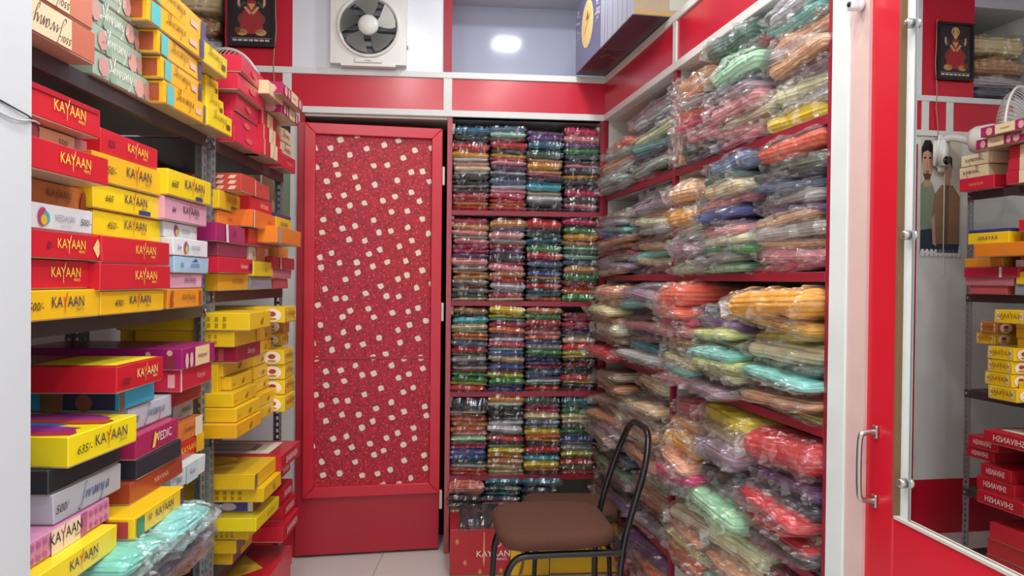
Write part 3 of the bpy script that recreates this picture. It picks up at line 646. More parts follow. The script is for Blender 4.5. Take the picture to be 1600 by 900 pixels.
# two packs standing on edge at the left of the top near bay
for i, (dx, c, lab) in enumerate(((0.035, 'x', 'maroon bagged saree standing upright beside the divider, top right bay'), (0.075, 'P', 'peach bagged saree standing upright next to the maroon one, top bay'))):
    o = pack('saree_pack', FR.p(SD + 0.012 + dx, -0.02, RZ[1] + 0.155), FR.yaw, 0.29, 0.34, 0.04, c, lab, 'saree', 'bagged sarees on the right shelves', 'B', roll=R(-88))

# ---------------------------------------------------------------- mirror door on the right
FD = Frame(0.799, 1.53, math.atan2(-0.9921, 0.1253))
d2 = empty('door_2', FD.o, FD.yaw); tag(d2, 'red framed mirror door with steel handle at the right', 'door', kind='structure')
DT = 2.35; MB, MT = 0.818, 2.2; x0, x1 = -0.117, 0.90
dr = mat('#d0142c', 0.30, 0, 0.25, 0.05, 0, 3)
box('stile', x0, 0.0, 0.0, 0.04, 0.01, DT, dr, d2, 0.003); box('stile', 0.80, x1, 0.0, 0.04, 0.01, DT, dr, d2, 0.003)
box('bottom_rail', 0.0, 0.80, 0.0, 0.04, 0.01, MB, dr, d2, 0.003); box('top_rail', 0.0, 0.80, 0.0, 0.04, MT, DT, dr, d2, 0.003)
box('bead', 0.0, 0.006, -0.002, 0.03, MB, MT, mat('#7a5a3a', 0.5), d2); box('bead', 0.006, 0.80, -0.003, 0.03, MB, MB + 0.006, mat('#c9c4bb', 0.4), d2)
box('mirror_backing', 0.006, 0.80, 0.012, 0.035, MB, MT, mat('#e4ebea', 0.4), d2)
mm, nt, N_, L2, b_ = newmat('mirror_silver'); b_.inputs['Base Color'].default_value = (0.90, 0.92, 0.92, 1); b_.inputs['Metallic'].default_value = 1; b_.inputs['Roughness'].default_value = 0.0
box('mirror', 0.046, 0.795, 0.006, 0.011, MB + 0.008, MT - 0.01, mm, d2)
box('mirror_edge', 0.040, 0.046, 0.005, 0.012, MB + 0.008, MT - 0.01, mat('#9aa3a3', 0.2, 0.3), d2)
for z in (1.835, 1.405, 0.898):
    k = lathe('mirror_stud', [(0.010, 0), (0.010, 0.012), (0.008, 0.015), (0.001, 0.016)], mat('#b8b4ac', 0.22, 0.9), d2, 20, 'Y'); k.location = (0.030, 0.006, z)
hz0, hz1 = 0.835, 0.985; st = mat('#b5b0a8', 0.25, 0.9)
hd = empty('handle', (-0.062, 0, 0), 0, d2)
for z in (hz0, hz1):
    box('handle_foot', -0.007, 0.011, -0.006, 0.0, z - 0.014, z + 0.014, st, hd, 0.002)
tube('handle_grip', [(0.002, -0.004, hz1), (0.0, -0.030, hz1), (0.0, -0.038, hz1 - 0.015), (0.0, -0.038, hz0 + 0.015), (0.0, -0.030, hz0), (0.002, -0.004, hz0)], 0.006, st, hd)
cc = empty('security_camera', FR.p(e2 - 0.012, -0.006, 1.925), FR.yaw); tag(cc, 'small white security camera on the pink door post', 'camera')
o = lathe('base', [(0.012, 0), (0.014, 0.006), (0.012, 0.012), (0.002, 0.013)], WHITE, cc, 16, 'Y')
box('body', -0.014, 0.012, -0.030, -0.010, -0.012, 0.014, WHITE, cc, 0.005)
o = lathe('lens', [(0.006, 0), (0.006, 0.003), (0.001, 0.0035)], BLACK, cc, 14, 'Y'); o.location = (0.0, -0.030, 0.0)

# ---------------------------------------------------------------- steel rack on the left
rk = empty('box_rack', FL.o, FL.yaw); tag(rk, 'dark grey slotted steel rack full of saree boxes on the left', 'rack')
def angle_post(x, y, z0, z1, sx, sy):
    """slotted L angle: one flange along x, one along y, with punched slots"""
    bm = bmesh.new(); Wf = 0.034; pitch = 0.026; sl = 0.014; sw = 0.009
    n = int((z1 - z0) / pitch)
    def strip(P):
        for i in range(n):
            za = z0 + i * pitch; zb_ = za + pitch - sl; zc = za + pitch
            for u0, u1, v0, v1 in ((0, Wf, za, zb_), (0, (Wf - sw) / 2, zb_, zc), ((Wf + sw) / 2, Wf, zb_, zc)):
                bm.faces.new([bm.verts.new(P(u, v)) for u, v in ((u0, v0), (u1, v0), (u1, v1), (u0, v1))])
    strip(lambda u, v: (x + sx * u, y, v)); strip(lambda u, v: (x, y + sy * u, v))
    bmesh.ops.remove_doubles(bm, verts=bm.verts, dist=0.0002)
    bmesh.ops.solidify(bm, geom=list(bm.faces), thickness=0.0018)
    return from_bm('post', bm, STEEL, rk)
XM = FL.sx(326, 350); XE = 1.862; XN = 0.12; RDP = 0.40
for x, sx in ((XN, 1), (XM - 0.020, -1), (XM + 0.016, 1), (XE, -1)):
    angle_post(x, 0.0, 0.0, 2.05 if x < XE - 0.1 else 1.80, sx, 1); angle_post(x, RDP, 0.0, 1.80, sx, -1)
SEC1 = [1.735, 1.222, 0.56, 0.06]; SEC2 = [1.735, 1.262, 0.815, 0.355, 0.06]
for (a, b), zs in (((XN, XM - 0.02), SEC1), ((XM + 0.016, XE), SEC2)):
    for z in zs:
        bm = bmesh.new(); bm_box(bm, a, b, 0.002, RDP, z - 0.003, z)
        bm_box(bm, a, b, -0.001, 0.002, z - 0.036, z); bm_box(bm, a, b, 0.002, 0.014, z - 0.036, z - 0.034); bm_box(bm, a, b, RDP - 0.002, RDP, z - 0.036, z)
        from_bm('shelf', bm, TRAY, rk)
        for x in (a + 0.012, b - 0.012):
            k = lathe('bolt', [(0.006, 0), (0.006, 0.004), (0.001, 0.005)], mat('#a9a9a6', 0.3, 0.8), rk, 8, 'Y'); k.location = (x, -0.002, z - 0.018)

# ---------------------------------------------------------------- saree boxes
def near_place(o, d, u, v): o.location = (-0.0012, d - u, v); o.rotation_euler = (0, 0, R(-90))
def quad(name, parent, w, h, c, place):
    bm = bmesh.new(); bm.faces.new([bm.verts.new(p) for p in ((0, 0, 0), (w, 0, 0), (w, 0, h), (0, 0, h))])
    o = from_bm(name, bm, c if not isinstance(c, str) else card(c), parent); place(o); return o
def make_box(W, D, H, color, deco, where, loc, yaw, label, inner=None):
    e = empty('saree_box', loc, yaw); tag(e, label, 'box', where)
    m_ = card(color) if isinstance(color, str) else color
    bm = bmesh.new(); vs = bm_box(bm, 0, W, 0, D, H * 0.04, H)
    for v in vs: v.co += Vector((random.uniform(-.0015, .0015), random.uniform(-.0015, .0015), 0))
    bmesh.ops.bevel(bm, geom=list(bm.edges), offset=0.0016, segments=1, affect='EDGES')
    root = e; lid = from_bm('lid', bm, m_, e)
    box('tray', 0.002, W - 0.002, 0.002, D - 0.002, 0.0005, H * 0.04 + 0.002, card(inner or '#b9a58c'), e)
    e = lid
    for dd in deco:
        k = dd[0]
        if k == 'logo': logo(e, dd[1] * W, dd[2] * H, dd[3] * H, dd[4], dd[5], y=-0.0026, wmax=W * 0.72, sub=dd[6] if len(dd) > 6 else '#7a5a50')
        elif k == 'txt': text(e, dd[1], dd[2] * W, dd[3] * H, dd[4] * H, dd[5], shear=dd[6] if len(dd) > 6 else 0, y=-0.0026, rot=dd[7] if len(dd) > 7 else 0, wmax=W * 0.6)
        elif k == 'pan': quad('print_panel', e, (dd[2] - dd[1]) * W, (dd[4] - dd[3]) * H, dd[5], lambda o: setattr(o, 'location', (dd[1] * W, -0.0020, dd[3] * H)))
        elif k == 'npan': quad('print_panel', e, (dd[2] - dd[1]) * D, (dd[4] - dd[3]) * H, dd[5], lambda o: (near_place(o, D, dd[1] * D, dd[3] * H), setattr(o, 'location', (-0.0020, D - dd[1] * D, dd[3] * H))))
        elif k == 'ntxt':
            o = text(e, dd[1], 0, 0, dd[4] * H, dd[5], shear=dd[6] if len(dd) > 6 else 0, wmax=D * 0.6); near_place(o, D, dd[2] * D, dd[3] * H); o.location.x = -0.0026
        elif k == 'shape':   # free printed outline on the front face, in fractions
            flat('print_motif', [(x * W, z * H) for x, z in dd[1]], ink(dd[2]), e, -0.0026 - (dd[3] if len(dd) > 3 else 0) * 0.0003)
        elif k == 'nshape':
            o = flat('print_motif', [(x * D, z * H) for x, z in dd[1]], ink(dd[2]), e, -(dd[3] if len(dd) > 3 else 0) * 0.0003); o.rotation_euler = (0, 0, R(-90)); o.location = (-0.0024, D, 0)
        elif k == 'tshape':  # on the lid top
            bm = bmesh.new(); bm.faces.new([bm.verts.new((x * W, y * D, H + 0.0006 + (dd[3] if len(dd) > 3 else 0) * 0.0003)) for x, y in dd[1]]); from_bm('lid_print', bm, ink(dd[2]), e)
    return root
def price(t, u=0.14, v=0.35): return ('txt', t, u, v, 0.28, '#24222a', 0.3)
YL, YN = '#f4d23c', '#33285e'
def KR(*x): return ('#cf1f30', [('logo', .60, .42, .36, '#f2d552', '#f0e27a', '#f2d552'), *x], 'red')
def KY(*x, c='#f2bd18'): return (c, [('logo', .58, .42, .38, '#3a2a5c', '#d03424', '#7a6a50'), *x], 'yellow')
def KP(*x): return ('#e2a9bd', [('logo', .60, .42, .36, '#4a3550', '#6a3a60'), *x], 'pink')
def VD(*x): return ('#e6e8ec', [('shape', ell(.32, .5, .055, .36, 12), '#c23a6a'), ('shape', ell(.36, .46, .045, .26, 12), '#3fb0b8', 1), ('shape', ell(.33, .38, .04, .2, 12), '#e4bb3a', 2), ('txt', 'VEDASRI', .60, .40, .26, '#9a9eaa'), ('txt', 'CREATIONS', .62, .2, .10, '#b8bac4'), *x], 'white')
def JV(c, nm, tx, ink_='#3c4466', *x): return (c, [('txt', tx, .55, .36, .38, ink_, 0.45), *x], nm)
def PL(c, nm, *x): return (c, list(x), nm)
NB = [0]
def stack(shelf, nm, zb, items, group):
    z = zb; n = len(items)
    for q, it in enumerate(items):
        (col, deco, cname), a, b, h, o = it[:5]; dp = it[5] if len(it) > 5 else 0.28; yw = it[6] if len(it) > 6 else random.uniform(-0.015, 0.015)
        py = 430
        for _ in range(3):
            xa = FL.sx(a, py, -o); Yd = FL.p(xa, -o, 0).y; py = 438 - (z + h / 2 - 1.305) * F / Yd
        xb = FL.sx(b, py, -o); W = xb - xa
        dp = min(dp, RDP + o - 0.03)
        lab = f'{cname} box, {frm(n - q, n)} in {nm}, {shelf}'
        make_box(W, dp, h * 0.985, col, deco, group, FL.p(xa, -o, z + 0.0005), FL.yaw + yw, lab)
        z += h
    return z
G1 = 'saree boxes on the left rack'
pat = [('shape', [(.86, .5), (.92, .12), (.98, .5), (.92, .88)], '#e6c98a')]
stack('rack middle shelf', 'nearest stack', SEC1[1], [
    (KY(price('500/-', .22)), 20, 156, .057, .06), (KR(), 20, 149, .056, .05), (KR(price('0/-', .36), *pat), 20, 158, .052, .06), (VD(price('500/-', .89)), 20, 144, .049, .055),
    (PL('#c8703a', 'orange brown', ('logo', .55, .4, .34, '#6a3c26', '#6a3c26'), ('shape', [(.84, .05), (.93, .05), (.95, .5), (.9, .95), (.85, .5)], '#8a4426')), 20, 141, .049, .02),
    (KR(), 20, 168, .056, .09), (PL('#b5747c', 'beige and rose', ('pan', .30, .78, .25, .95, '#dcc494'), ('txt', '550/', .62, .4, .3, '#3a3038', .2)), 20, 136, .044, .02),
    (KR(('pan', .02, .98, .82, .99, '#b3182a')), 20, 157, .060, .06)], G1)
stack('rack middle shelf', 'second stack', SEC1[1], [
    (KY(price('430/-', .26)), 157, 253, .052, .06), (KR(), 156, 264, .058, .07), (KR(), 159, 267, .057, .07), (KY(price('450/-', .24), c='#f6dd18'), 146, 251, .057, .03),
    (KY(price('660', .20), ('shape', [(.62, .08), (.80, .08), (.80, .26), (.62, .26)], '#2e3f78'), c='#f5d417'), 145, 252, .057, .035), (KY(price('450/-', .20), c='#f0ba22'), 144, 258, .063, .04), (KR(price('525', .16)), 157, 247, .055, .035)], G1)
stack('rack middle shelf', 'third stack', SEC1[1], [
    (PL('#ee9a26', 'amber', ('logo', .58, .4, .32, '#8a3f1c', '#8a3f1c'), ('shape', [(.06, .1), (.14, .1), (.12, .5), (.15, .9), (.07, .9)], '#b0541e'), ('shape', [(.88, .1), (.96, .1), (.94, .9), (.88, .9)], '#b0541e')), 262, 315, .052, .05), (KP(), 266, 314, .040, .05),
    (PL('#a9cfe8', 'light blue', ('txt', 'VEDASRI', .56, .36, .26, '#4a6aa0'), price('5%', .2), ('shape', [(.46, .72), (.66, .72), (.58, .9)], '#3558a0')), 272, 327, .045, .06),
    (VD(price('5m', .14)), 271, 323, .047, .06), (VD(), 256, 309, .042, .03), (KP(price('44', .2)), 256, 324, .060, .05), (KY(price('660', .14), ('shape', [(.60, .06), (.76, .06), (.76, .22), (.60, .22)], '#2e3f78'), c='#f5d41c'), 262, 329, .068, .06)], G1)
stack('rack middle shelf', 'stack beside the steel post', SEC2[1], [
    (PL('#efb220', 'amber', ('txt', 'KAYAAN', .6, .4, .34, '#b5801c')), 342, 387, .055, .03), (PL('#d2203a', 'red', ('txt', 'Vedmati', .72, .36, .3, '#f2e2c0', .3), ('shape', [(.9, .2), (.98, .2), (.98, .7), (.9, .7)], '#3a3468')), 342, 393, .050, .05),
    (PL('#8e3a54', 'dusky maroon'), 340, 388, .045, .04), (PL('#a52468', 'magenta', ('shape', [(.30, .02), (.38, .02), (.36, .98), (.28, .98)], '#e6dcd8'), ('txt', 'JR', .6, .4, .3, '#5c1a3c', .2)), 338, 384, .058, .05),
    (PL('#ee8c30', 'orange', ('txt', 'Gulmohar', .6, .4, .26, '#b05a18', .3)), 340, 373, .048, .01), (PL('#f0c81e', 'yellow', ('txt', 'KAYAAN', .58, .46, .34, '#b98a18'), ('shape', [(.55, .12), (.8, .12), (.8, .3), (.55, .3)], '#5a8a3c')), 342, 377, .060, .02),
    (PL('#c94a3c', 'red patterned', *[('nshape', [(.2 + .13 * i, .1 + .3 * j), (.27 + .13 * i, .1 + .3 * j), (.3 + .13 * i, .3 + .3 * j), (.23 + .13 * i, .3 + .3 * j)], '#eec0a8') for i in range(6) for j in range(3)]), 378, 398, .058, .075, .30)], G1)
stack('rack middle shelf', 'middle stack past post', SEC2[1], [
    (PL('#8a98a2', 'grey blue'), 391, 423, .046, .04), (PL('#f4d81a', 'yellow', ('txt', 'Sui', .6, .36, .34, '#8a7a20', .3)), 396, 426, .055, .05), (PL('#efe0cf', 'cream and orange', ('pan', .3, .75, .0, 1, '#e8904a'), price('5n', .16)), 391, 421, .052, .03),
    (PL('#c41f30', 'red', ('txt', 'KAYAAN', .64, .4, .34, '#a8905a')), 388, 424, .058, .05), (PL('#ee7a2c', 'orange', ('pan', .02, .06, 0, 1, '#f4dcc0'), ('txt', 'Navya', .7, .4, .26, '#c05a18', .3)), 395, 432, .058, .08), (PL('#d41f34', 'red', ('txt', 'KAYAAN', .6, .36, .34, '#f0d8b0')), 391, 426, .053, .05), (PL('#c4483e', 'brick red', ('pan', .06, .12, 0, 1, '#e8b08a')), 396, 426, .055, .06, .26, .05)], G1)
stack('rack middle shelf', 'stack at far end', SEC2[1], [
    (PL('#c4595c', 'dull red'), 428, 450, .040, .04), (PL('#c97a86', 'dusty pink'), 428, 456, .036, .05), (PL('#b41f3c', 'crimson', ('pan', .28, .33, 0, 1, '#e8dcd4')), 428, 459, .046, .06), (PL('#eea52a', 'amber'), 428, 451, .043, .03),
    (PL('#f08a22', 'orange', ('pan', .0, .12, 0, 1, '#a0a4a8'), ('txt', 'Jiv', .5, .4, .3, '#e0b050', .4)), 434, 472, .060, .12), (PL('#f2cf1c', 'yellow', ('txt', 'KAYAAN', .5, .36, .36, '#5a4a6a')), 431, 455, .052, .05), (PL('#2e3a80', 'navy'), 431, 455, .014, .05)], G1)
JT = ('pan', .10, .66, .06, .94, '#ecd2ac')
stack('rack top shelf', 'nearest stack', SEC1[0], [((c, [JT, ('txt', 'Jivanya', .36, .62, .36, '#5a4240', .45, math.pi), ('txt', '550/-', .58, .35, .2, '#2a2428', .3, math.pi)], 'terracotta') , 20, b, .066, o) for c, b, o in (('#c66f56', 148, .05), ('#cd7a62', 143, .05), ('#c4705a', 140, .045))], G1)
MF = lambda: ('#9fb6a4', [('shape', ell(random.uniform(.05, .2), .5, .09, .4, 7), '#c99a92'), ('shape', ell(.78, random.uniform(.3, .7), .10, .42, 7), '#d2a096'), ('shape', ell(.92, .4, .06, .4, 7), '#b98478', 1), ('shape', ell(.3, .2, .06, .2, 6), '#8fa694'), ('txt', 'Shivanya', .46, .36, .42, '#f2f0e2', .45)], 'mint floral')
stack('rack top shelf', 'second stack', SEC1[0], [(MF(), 146, 232, .056, .012), (MF(), 142, 223, .056, .012), (MF(), 138, 220, .056, .010), (MF(), 134, 212, .056, .010), (PL('#b08a88', 'greyish pink'), 134, 211, .05, .010), (PL('#b59490', 'pale greyish pink'), 134, 211, .05, .010)], G1)
YB = lambda c='#f6b813': (c, [('npan', .60, .96, .14, .88, '#a8522c'), ('pan', .05, .20, .06, .94, '#5fc4c8'), ('txt', 'Shivanya', .45, .45, .34, '#7a5a1c', .45), ('pan', .70, .84, .34, .62, '#e8c0b0'), ('pan', .90, .985, .08, .94, '#4a4a86')], 'golden yellow')
stack('rack top shelf', 'third stack', SEC1[0], [(YB(), 256, 322, .058, .05), (YB(), 253, 317, .057, .05), (YB(), 247, 317, .058, .05), (YB(), 230, 314, .058, .05, .28, -.03), (YB(), 228, 326, .060, .055, .28, .02)], G1)
YC = lambda: ('#f4d516', [('txt', 'Shivanya', .45, .5, .32, '#9a7a1c', .45), ('pan', .74, .9, .3, .56, '#6a4a3c')], 'bright yellow')
stack('rack top shelf', 'fourth stack', SEC1[0], [(YC(), 325, 361, .058, .06), (YC(), 322, 349, .056, .03), (YC(), 322, 340, .056, .02), (YC(), 318, 355, .060, .06)], G1)
CB = lambda: ('#d8284a', [('shape', ell(.5, .5, .12, .2, 8), '#e0605a')], 'crimson')
stack('rack top shelf', 'stack past the steel post', SEC2[0], [(CB(), 366, 408, .052, .05), (CB(), 362, 406, .052, .04), (CB(), 370, 407, .054, .05, .32, .03), (CB(), 372, 416, .054, .07, .32, .02), (CB(), 377, 421, .056, .08, .34, .05)], G1)
SB = lambda: ('#c92236', [('pan', .34, .72, .02, .98, '#efdcae'), ('txt', 'J', .52, .3, .4, '#5a3c36', .4), ('pan', .0, .1, 0, 1, '#e08a80')], 'red and cream')
stack('rack top shelf', 'striped stack near far end', SEC2[0], [(SB(), 411, 440, .056, .07), (SB(), 410, 436, .056, .06), (SB(), 408, 433, .056, .05), (PL('#b0402c', 'brown red'), 410, 436, .03, .04), (PL('#ecd9a6', 'cream', ('txt', 'Shivanya', .45, .4, .3, '#6a5a40', .4), ('pan', .75, .98, .05, .95, '#b04a78')), 419, 448, .048, .10)], G1)
MG = lambda: ('#b0205e', [('pan', .40, .74, .04, .96, '#eed9a8'), ('txt', 'manyavi', .57, .4, .24, '#8a5a3c', .2), ('shape', ell(.15, .45, .07, .4, 8), '#e0b0a0'), ('shape', ell(.30, .45, .05, .4, 8), '#e4a8a8'), ('shape', ell(.84, .45, .06, .4, 8), '#e0b0a0'), ('nshape', ell(.88, .45, .07, .4, 8), '#dca0a0'), ('nshape', ell(.72, .45, .07, .4, 8), '#e0b8a8')], 'magenta')
stack('rack top shelf', 'stack at far end', SEC2[0], [(PL('#cf1f3c', 'red', ('txt', 'manyavi', .5, .36, .3, '#e0a05a')), 441, 461, .060, .05), (JV('#ecdcae', 'cream', 'Shivanya'), 439, 456, .056, .03), (JV('#eddcb0', 'cream', 'Shivanya'), 437, 455, .054, .03), (MG(), 440, 467, .044, .10, .36), (MG(), 441, 474, .044, .13, .36)], G1)

# lower shelf of the near section: cloth packs below, boxes on top of them
def cloth_run(px0, px1, z, th, code, lab, o, dp=0.36):
    py = 800
    for _ in range(3):
        xa = FL.sx(px0, py, -o); Yd = FL.p(xa, -o, 0).y; py = 438 - (z - 1.305) * F / Yd
    xb = FL.sx(px1, py, -o)
    pack('cloth_pack', FL.p((xa + xb) / 2, -o, z + th / 2), FL.yaw, xb - xa, dp, th, code, lab, 'cloth', 'bagged cloth on the lower rack shelf', 'B')
PAL.update({'1': ('aqua print', '#6fb4ac'), '2': ('denim', '#4a5468'), '3': ('grey', '#7c7c84')})
for a in ((20, 180, .565, .055, '3', 'grey bagged cloth under the nearest yellow box, lowest'), (20, 180, .62, .055, '2', 'denim blue bagged cloth under the nearest yellow boxes'),
          (20, 180, .675, .066, 'i', 'beige bagged cloth directly under the nearest yellow box')): cloth_run(*a, .07)
cloth_run(186, 318, .565, .050, 'P', 'peach bagged cloth at the bottom of the lower rack shelf', .10)
cloth_run(196, 325, .615, .055, '2', 'denim blue bagged cloth under the grey bundle', .13)
cloth_run(200, 328, .670, .030, '3', 'grey bagged cloth just under the aqua bundle', .14)
cloth_run(192, 262, .700, .045, '1', 'aqua printed bagged cloth under the yellow box, near bundle', .15)
cloth_run(266, 330, .700, .050, 'T', 'aqua bagged cloth beside the light blue box, far bundle', .17)
LEO = ('#d58cb4', [('pan', .30, .62, 0, 1, '#ecdcc0'), ('logo', .46, .4, .46, '#2c2430', '#c43424'), ('pan', .62, .70, 0, 1, '#b0588c'), *[('shape', ell(.04 + .065 * (i % 4), .25 + .5 * (i // 4), .02, .14, 7), '#b85c94') for i in range(8)], *[('shape', ell(.75 + .065 * (i % 4), .25 + .5 * (i // 4), .02, .14, 7), '#b85c94') for i in range(8)]], 'pink spotted')
FLW = [('tshape', [(random.uniform(0, .1) + .1 + .16 * i + .13 * math.cos(t * .7), .3 + .12 * (i % 3) + .35 * math.sin(t * .7)) for t in range(9)], c, i) for i, c in enumerate(('#a02a4a', '#8a2a86', '#3f6fc0', '#b8452c', '#a03a90'))]
FLW = [(k, [(min(.98, max(.02, x)), min(.98, max(.02, y))) for x, y in p], c, i) for k, p, c, i in FLW]
stack('rack lower shelf', 'nearest stack', .742, [
    (KY(c='#f6dc16'), 40, 184, .052, .10), (LEO, 30, 172, .047, .07), (JV('#b9bcc2', 'grey', 'Jivanya', '#2c4a94', price('500/', .10)), 84, 186, .058, .06), (PL('#25282e', 'black'), 75, 187, .047, .055),
    (KY(price('635/-', .20), *FLW, c='#f7de17'), 107, 204, .060, .085, .36, -.06), (PL('#2c9cc0', 'blue', ('pan', .12, .95, .1, .9, '#38aacd'), ('npan', .55, .68, .05, .95, '#7a5a3a'), ('npan', .68, .98, .08, .95, '#26304c'), ('nshape', ell(.80, .4, .05, .4, 10), '#7a4a36', 1), ('pan', .0, .1, 0, 1, '#8a5a44')), 186, 240, .050, .05, .38),
    (('#cc1a2c', [('logo', .62, .42, .36, '#f4e2a0', '#e8c83a', '#f4e2a0'), price('500/', .18, .25), ('tshape', [(.12, .04), (.96, .02), (.96, .5), (.12, .5)], '#eed62a')], 'red'), 183, 256, .058, .08, .38)], G1)
stack('rack lower shelf', 'second stack', .748, [
    (KY(('pan', .04, .18, .1, .9, '#3a8a5a'), ('npan', .50, .96, .12, .86, '#b03a40'), price('50', .28, .5), ('pan', .92, .99, .05, .95, '#5a3a5c'), c='#f6cc1c'), 209, 285, .048, .12), (PL('#a8462c', 'rust', ('txt', 'NIRVANA', .55, .4, .26, '#e0b090')), 203, 284, .050, .07), (PL('#2a2d38', 'black'), 214, 280, .046, .075),
    (PL('#b0245e', 'magenta', ('txt', 'VEDIC', .62, .38, .40, '#f4e8e0'), ('shape', [(.34, .2), (.40, .2), (.44, .55), (.52, .85), (.44, .7), (.40, .9)], '#eecb4a')), 212, 280, .055, .075), (JV('#c9d0da', 'pale grey', 'Jivanya', '#34406a', price('550/', .12)), 201, 269, .056, .045)], G1)
stack('rack lower shelf', 'third stack', .752, [
    (PL('#d4e4e4', 'pale blue white', ('pan', .40, .75, 0, 1, '#c0dce2'), ('txt', 'Rasa', .58, .4, .3, '#c47a86', .4), price('500/', .2)), 268, 321, .052, .06), (PL('#d8301f', 'red and yellow', ('txt', 'KAYAAN', .34, .36, .36, '#f4d23c'), ('pan', .66, 1, 0, 1, '#efb81c')), 280, 318, .050, .03), (PL('#e8843a', 'orange and white', ('txt', 'Jivanya', .36, .4, .3, '#7a4a2c', .4), ('pan', .66, 1, 0, 1, '#f0e2cc')), 280, 315, .054, .03), (JV('#9c9a9c', 'grey', 'Jivanya', '#3c3a40'), 272, 301, .050, .01),
    (PL('#98162c', 'dark red'), 265, 315, .050, .03), (PL('#d02440', 'crimson', ('txt', 'Navya', .62, .4, .3, '#f0a0a0', .2), ('pan', .0, .04, 0, 1, '#e8e0e0'), ('npan', .9, .96, .2, .8, '#e8a8a8')), 281, 331, .058, .07, .30), (PL('#a01e6c', 'magenta', ('pan', .36, .80, .04, .96, '#eed6a4'), ('txt', 'manyavi', .58, .4, .26, '#8a3c3c', .2), ('shape', ell(.12, .4, .05, .38, 8), '#e4b4b0'), ('shape', ell(.25, .4, .05, .38, 8), '#e4b4b0'), ('nshape', ell(.93, .38, .035, .34, 10), '#8a2c34'), ('nshape', ell(.93, .8, .018, .14, 10), '#d8a888', 1), ('nshape', ell(.80, .34, .03, .3, 10), '#7a2a3c'), ('nshape', ell(.80, .74, .016, .12, 10), '#d8a888', 1)), 284, 336, .056, .08, .42)], G1)
# upright yellow box next to the post
ub2 = make_box(0.028, 0.30, 0.37, '#eec21c', [], G1, FL.p(XM + 0.030, -0.020, SEC2[2] + 0.001), FL.yaw, 'narrow yellow box standing upright beside the steel post')
SQ = lambda n=5: [('npan', .62 + .06 * (i % 4), .645 + .06 * (i % 4), .2 + .35 * (i // 4), .42 + .35 * (i // 4), '#b08a20') for i in range(8)]
PR = ('txt', '1051', .1, .3, .2, '#8a6a18', .2); MT_ = ('shape', [(.5, .25), (.58, .3), (.62, .7), (.56, .6), (.5, .45)], '#9a7618')
stack('rack third shelf', 'yellow stack past the post', SEC2[2], [
    (PL('#eeb014', 'golden yellow', PR, MT_), 369, 407, .044, .10), (PL('#f0c41a', 'yellow', PR, MT_), 369, 404, .044, .09), (PL('#f0c41a', 'yellow', PR, MT_), 364, 401, .044, .075), (PL('#efc21c', 'yellow', PR, MT_), 361, 392, .044, .05), (PL('#e8bc2a', 'yellow', MT_), 349, 392, .048, .03),
    (PL('#982038', 'maroon', ('txt', 'Shroya', .55, .4, .4, '#e4b8b0', .1), ('npan', .8, .86, .1, .9, '#b04a50'), ('npan', .4, .46, .3, .7, '#c08a80')), 370, 408, .050, .08), (PL('#efc21c', 'patterned yellow', *SQ(), ('pan', .7, .98, .1, .9, '#d8a820')), 366, 412, .052, .08, .30), (PL('#f2ca1c', 'large patterned yellow', *SQ(), MT_), 390, 424, .056, .13, .40)], G1)
stack('rack third shelf', 'middle yellow stack', SEC2[2], [(PL('#efbf1a', 'yellow', MT_), a, b, .044, o) for a, b, o in ((404, 432, .08), (402, 431, .08), (398, 424, .05), (398, 421, .05), (396, 420, .04), (402, 424, .05), (404, 425, .05), (406, 428, .06))], G1)
EM = lambda s: [(s, ell(c, .5, .045 if s == 'shape' else .12, .42, 14), '#f4ead6') for c in ((.13, .87) if s == 'shape' else (.84,))] + [(s, ell(c, .56, .018 if s == 'shape' else .05, .17, 10), '#a8403a', 1) for c in ((.13, .87) if s == 'shape' else (.84,))] + [(s, ell(c, .25, .022 if s == 'shape' else .06, .09, 10), '#c08a3a', 1) for c in ((.13, .87) if s == 'shape' else (.84,))]
def EB(c='#f0c61c', nm='emblem yellow'): return (c, [*EM('shape'), *EM('nshape'), ('logo', .5, .42, .34, '#8a6a1e', '#a03a2a')], nm)
stack('rack third shelf', 'emblem stack at far end', SEC2[2], [(EB(), 445, 461, .058, .12), (EB(), 445, 460, .056, .11), (EB(), 445, 459, .056, .11), (EB(), 444, 459, .056, .11), (EB('#e8bc24'), 440, 451, .050, .06), (EB('#b0702c', 'brown emblem'), 442, 452, .052, .07), (EB(), 445, 462, .058, .13)], G1)
TY = [('tshape', ell(.62, .45, .30, .26, 18), '#d8a01c'), ('tshape', ell(.62, .45, .2, .17, 16), '#f0cc3a', 1), ('tshape', [(.04, .5), (.5, .66), (.5, .98), (.04, .98)], '#4a4a44')]
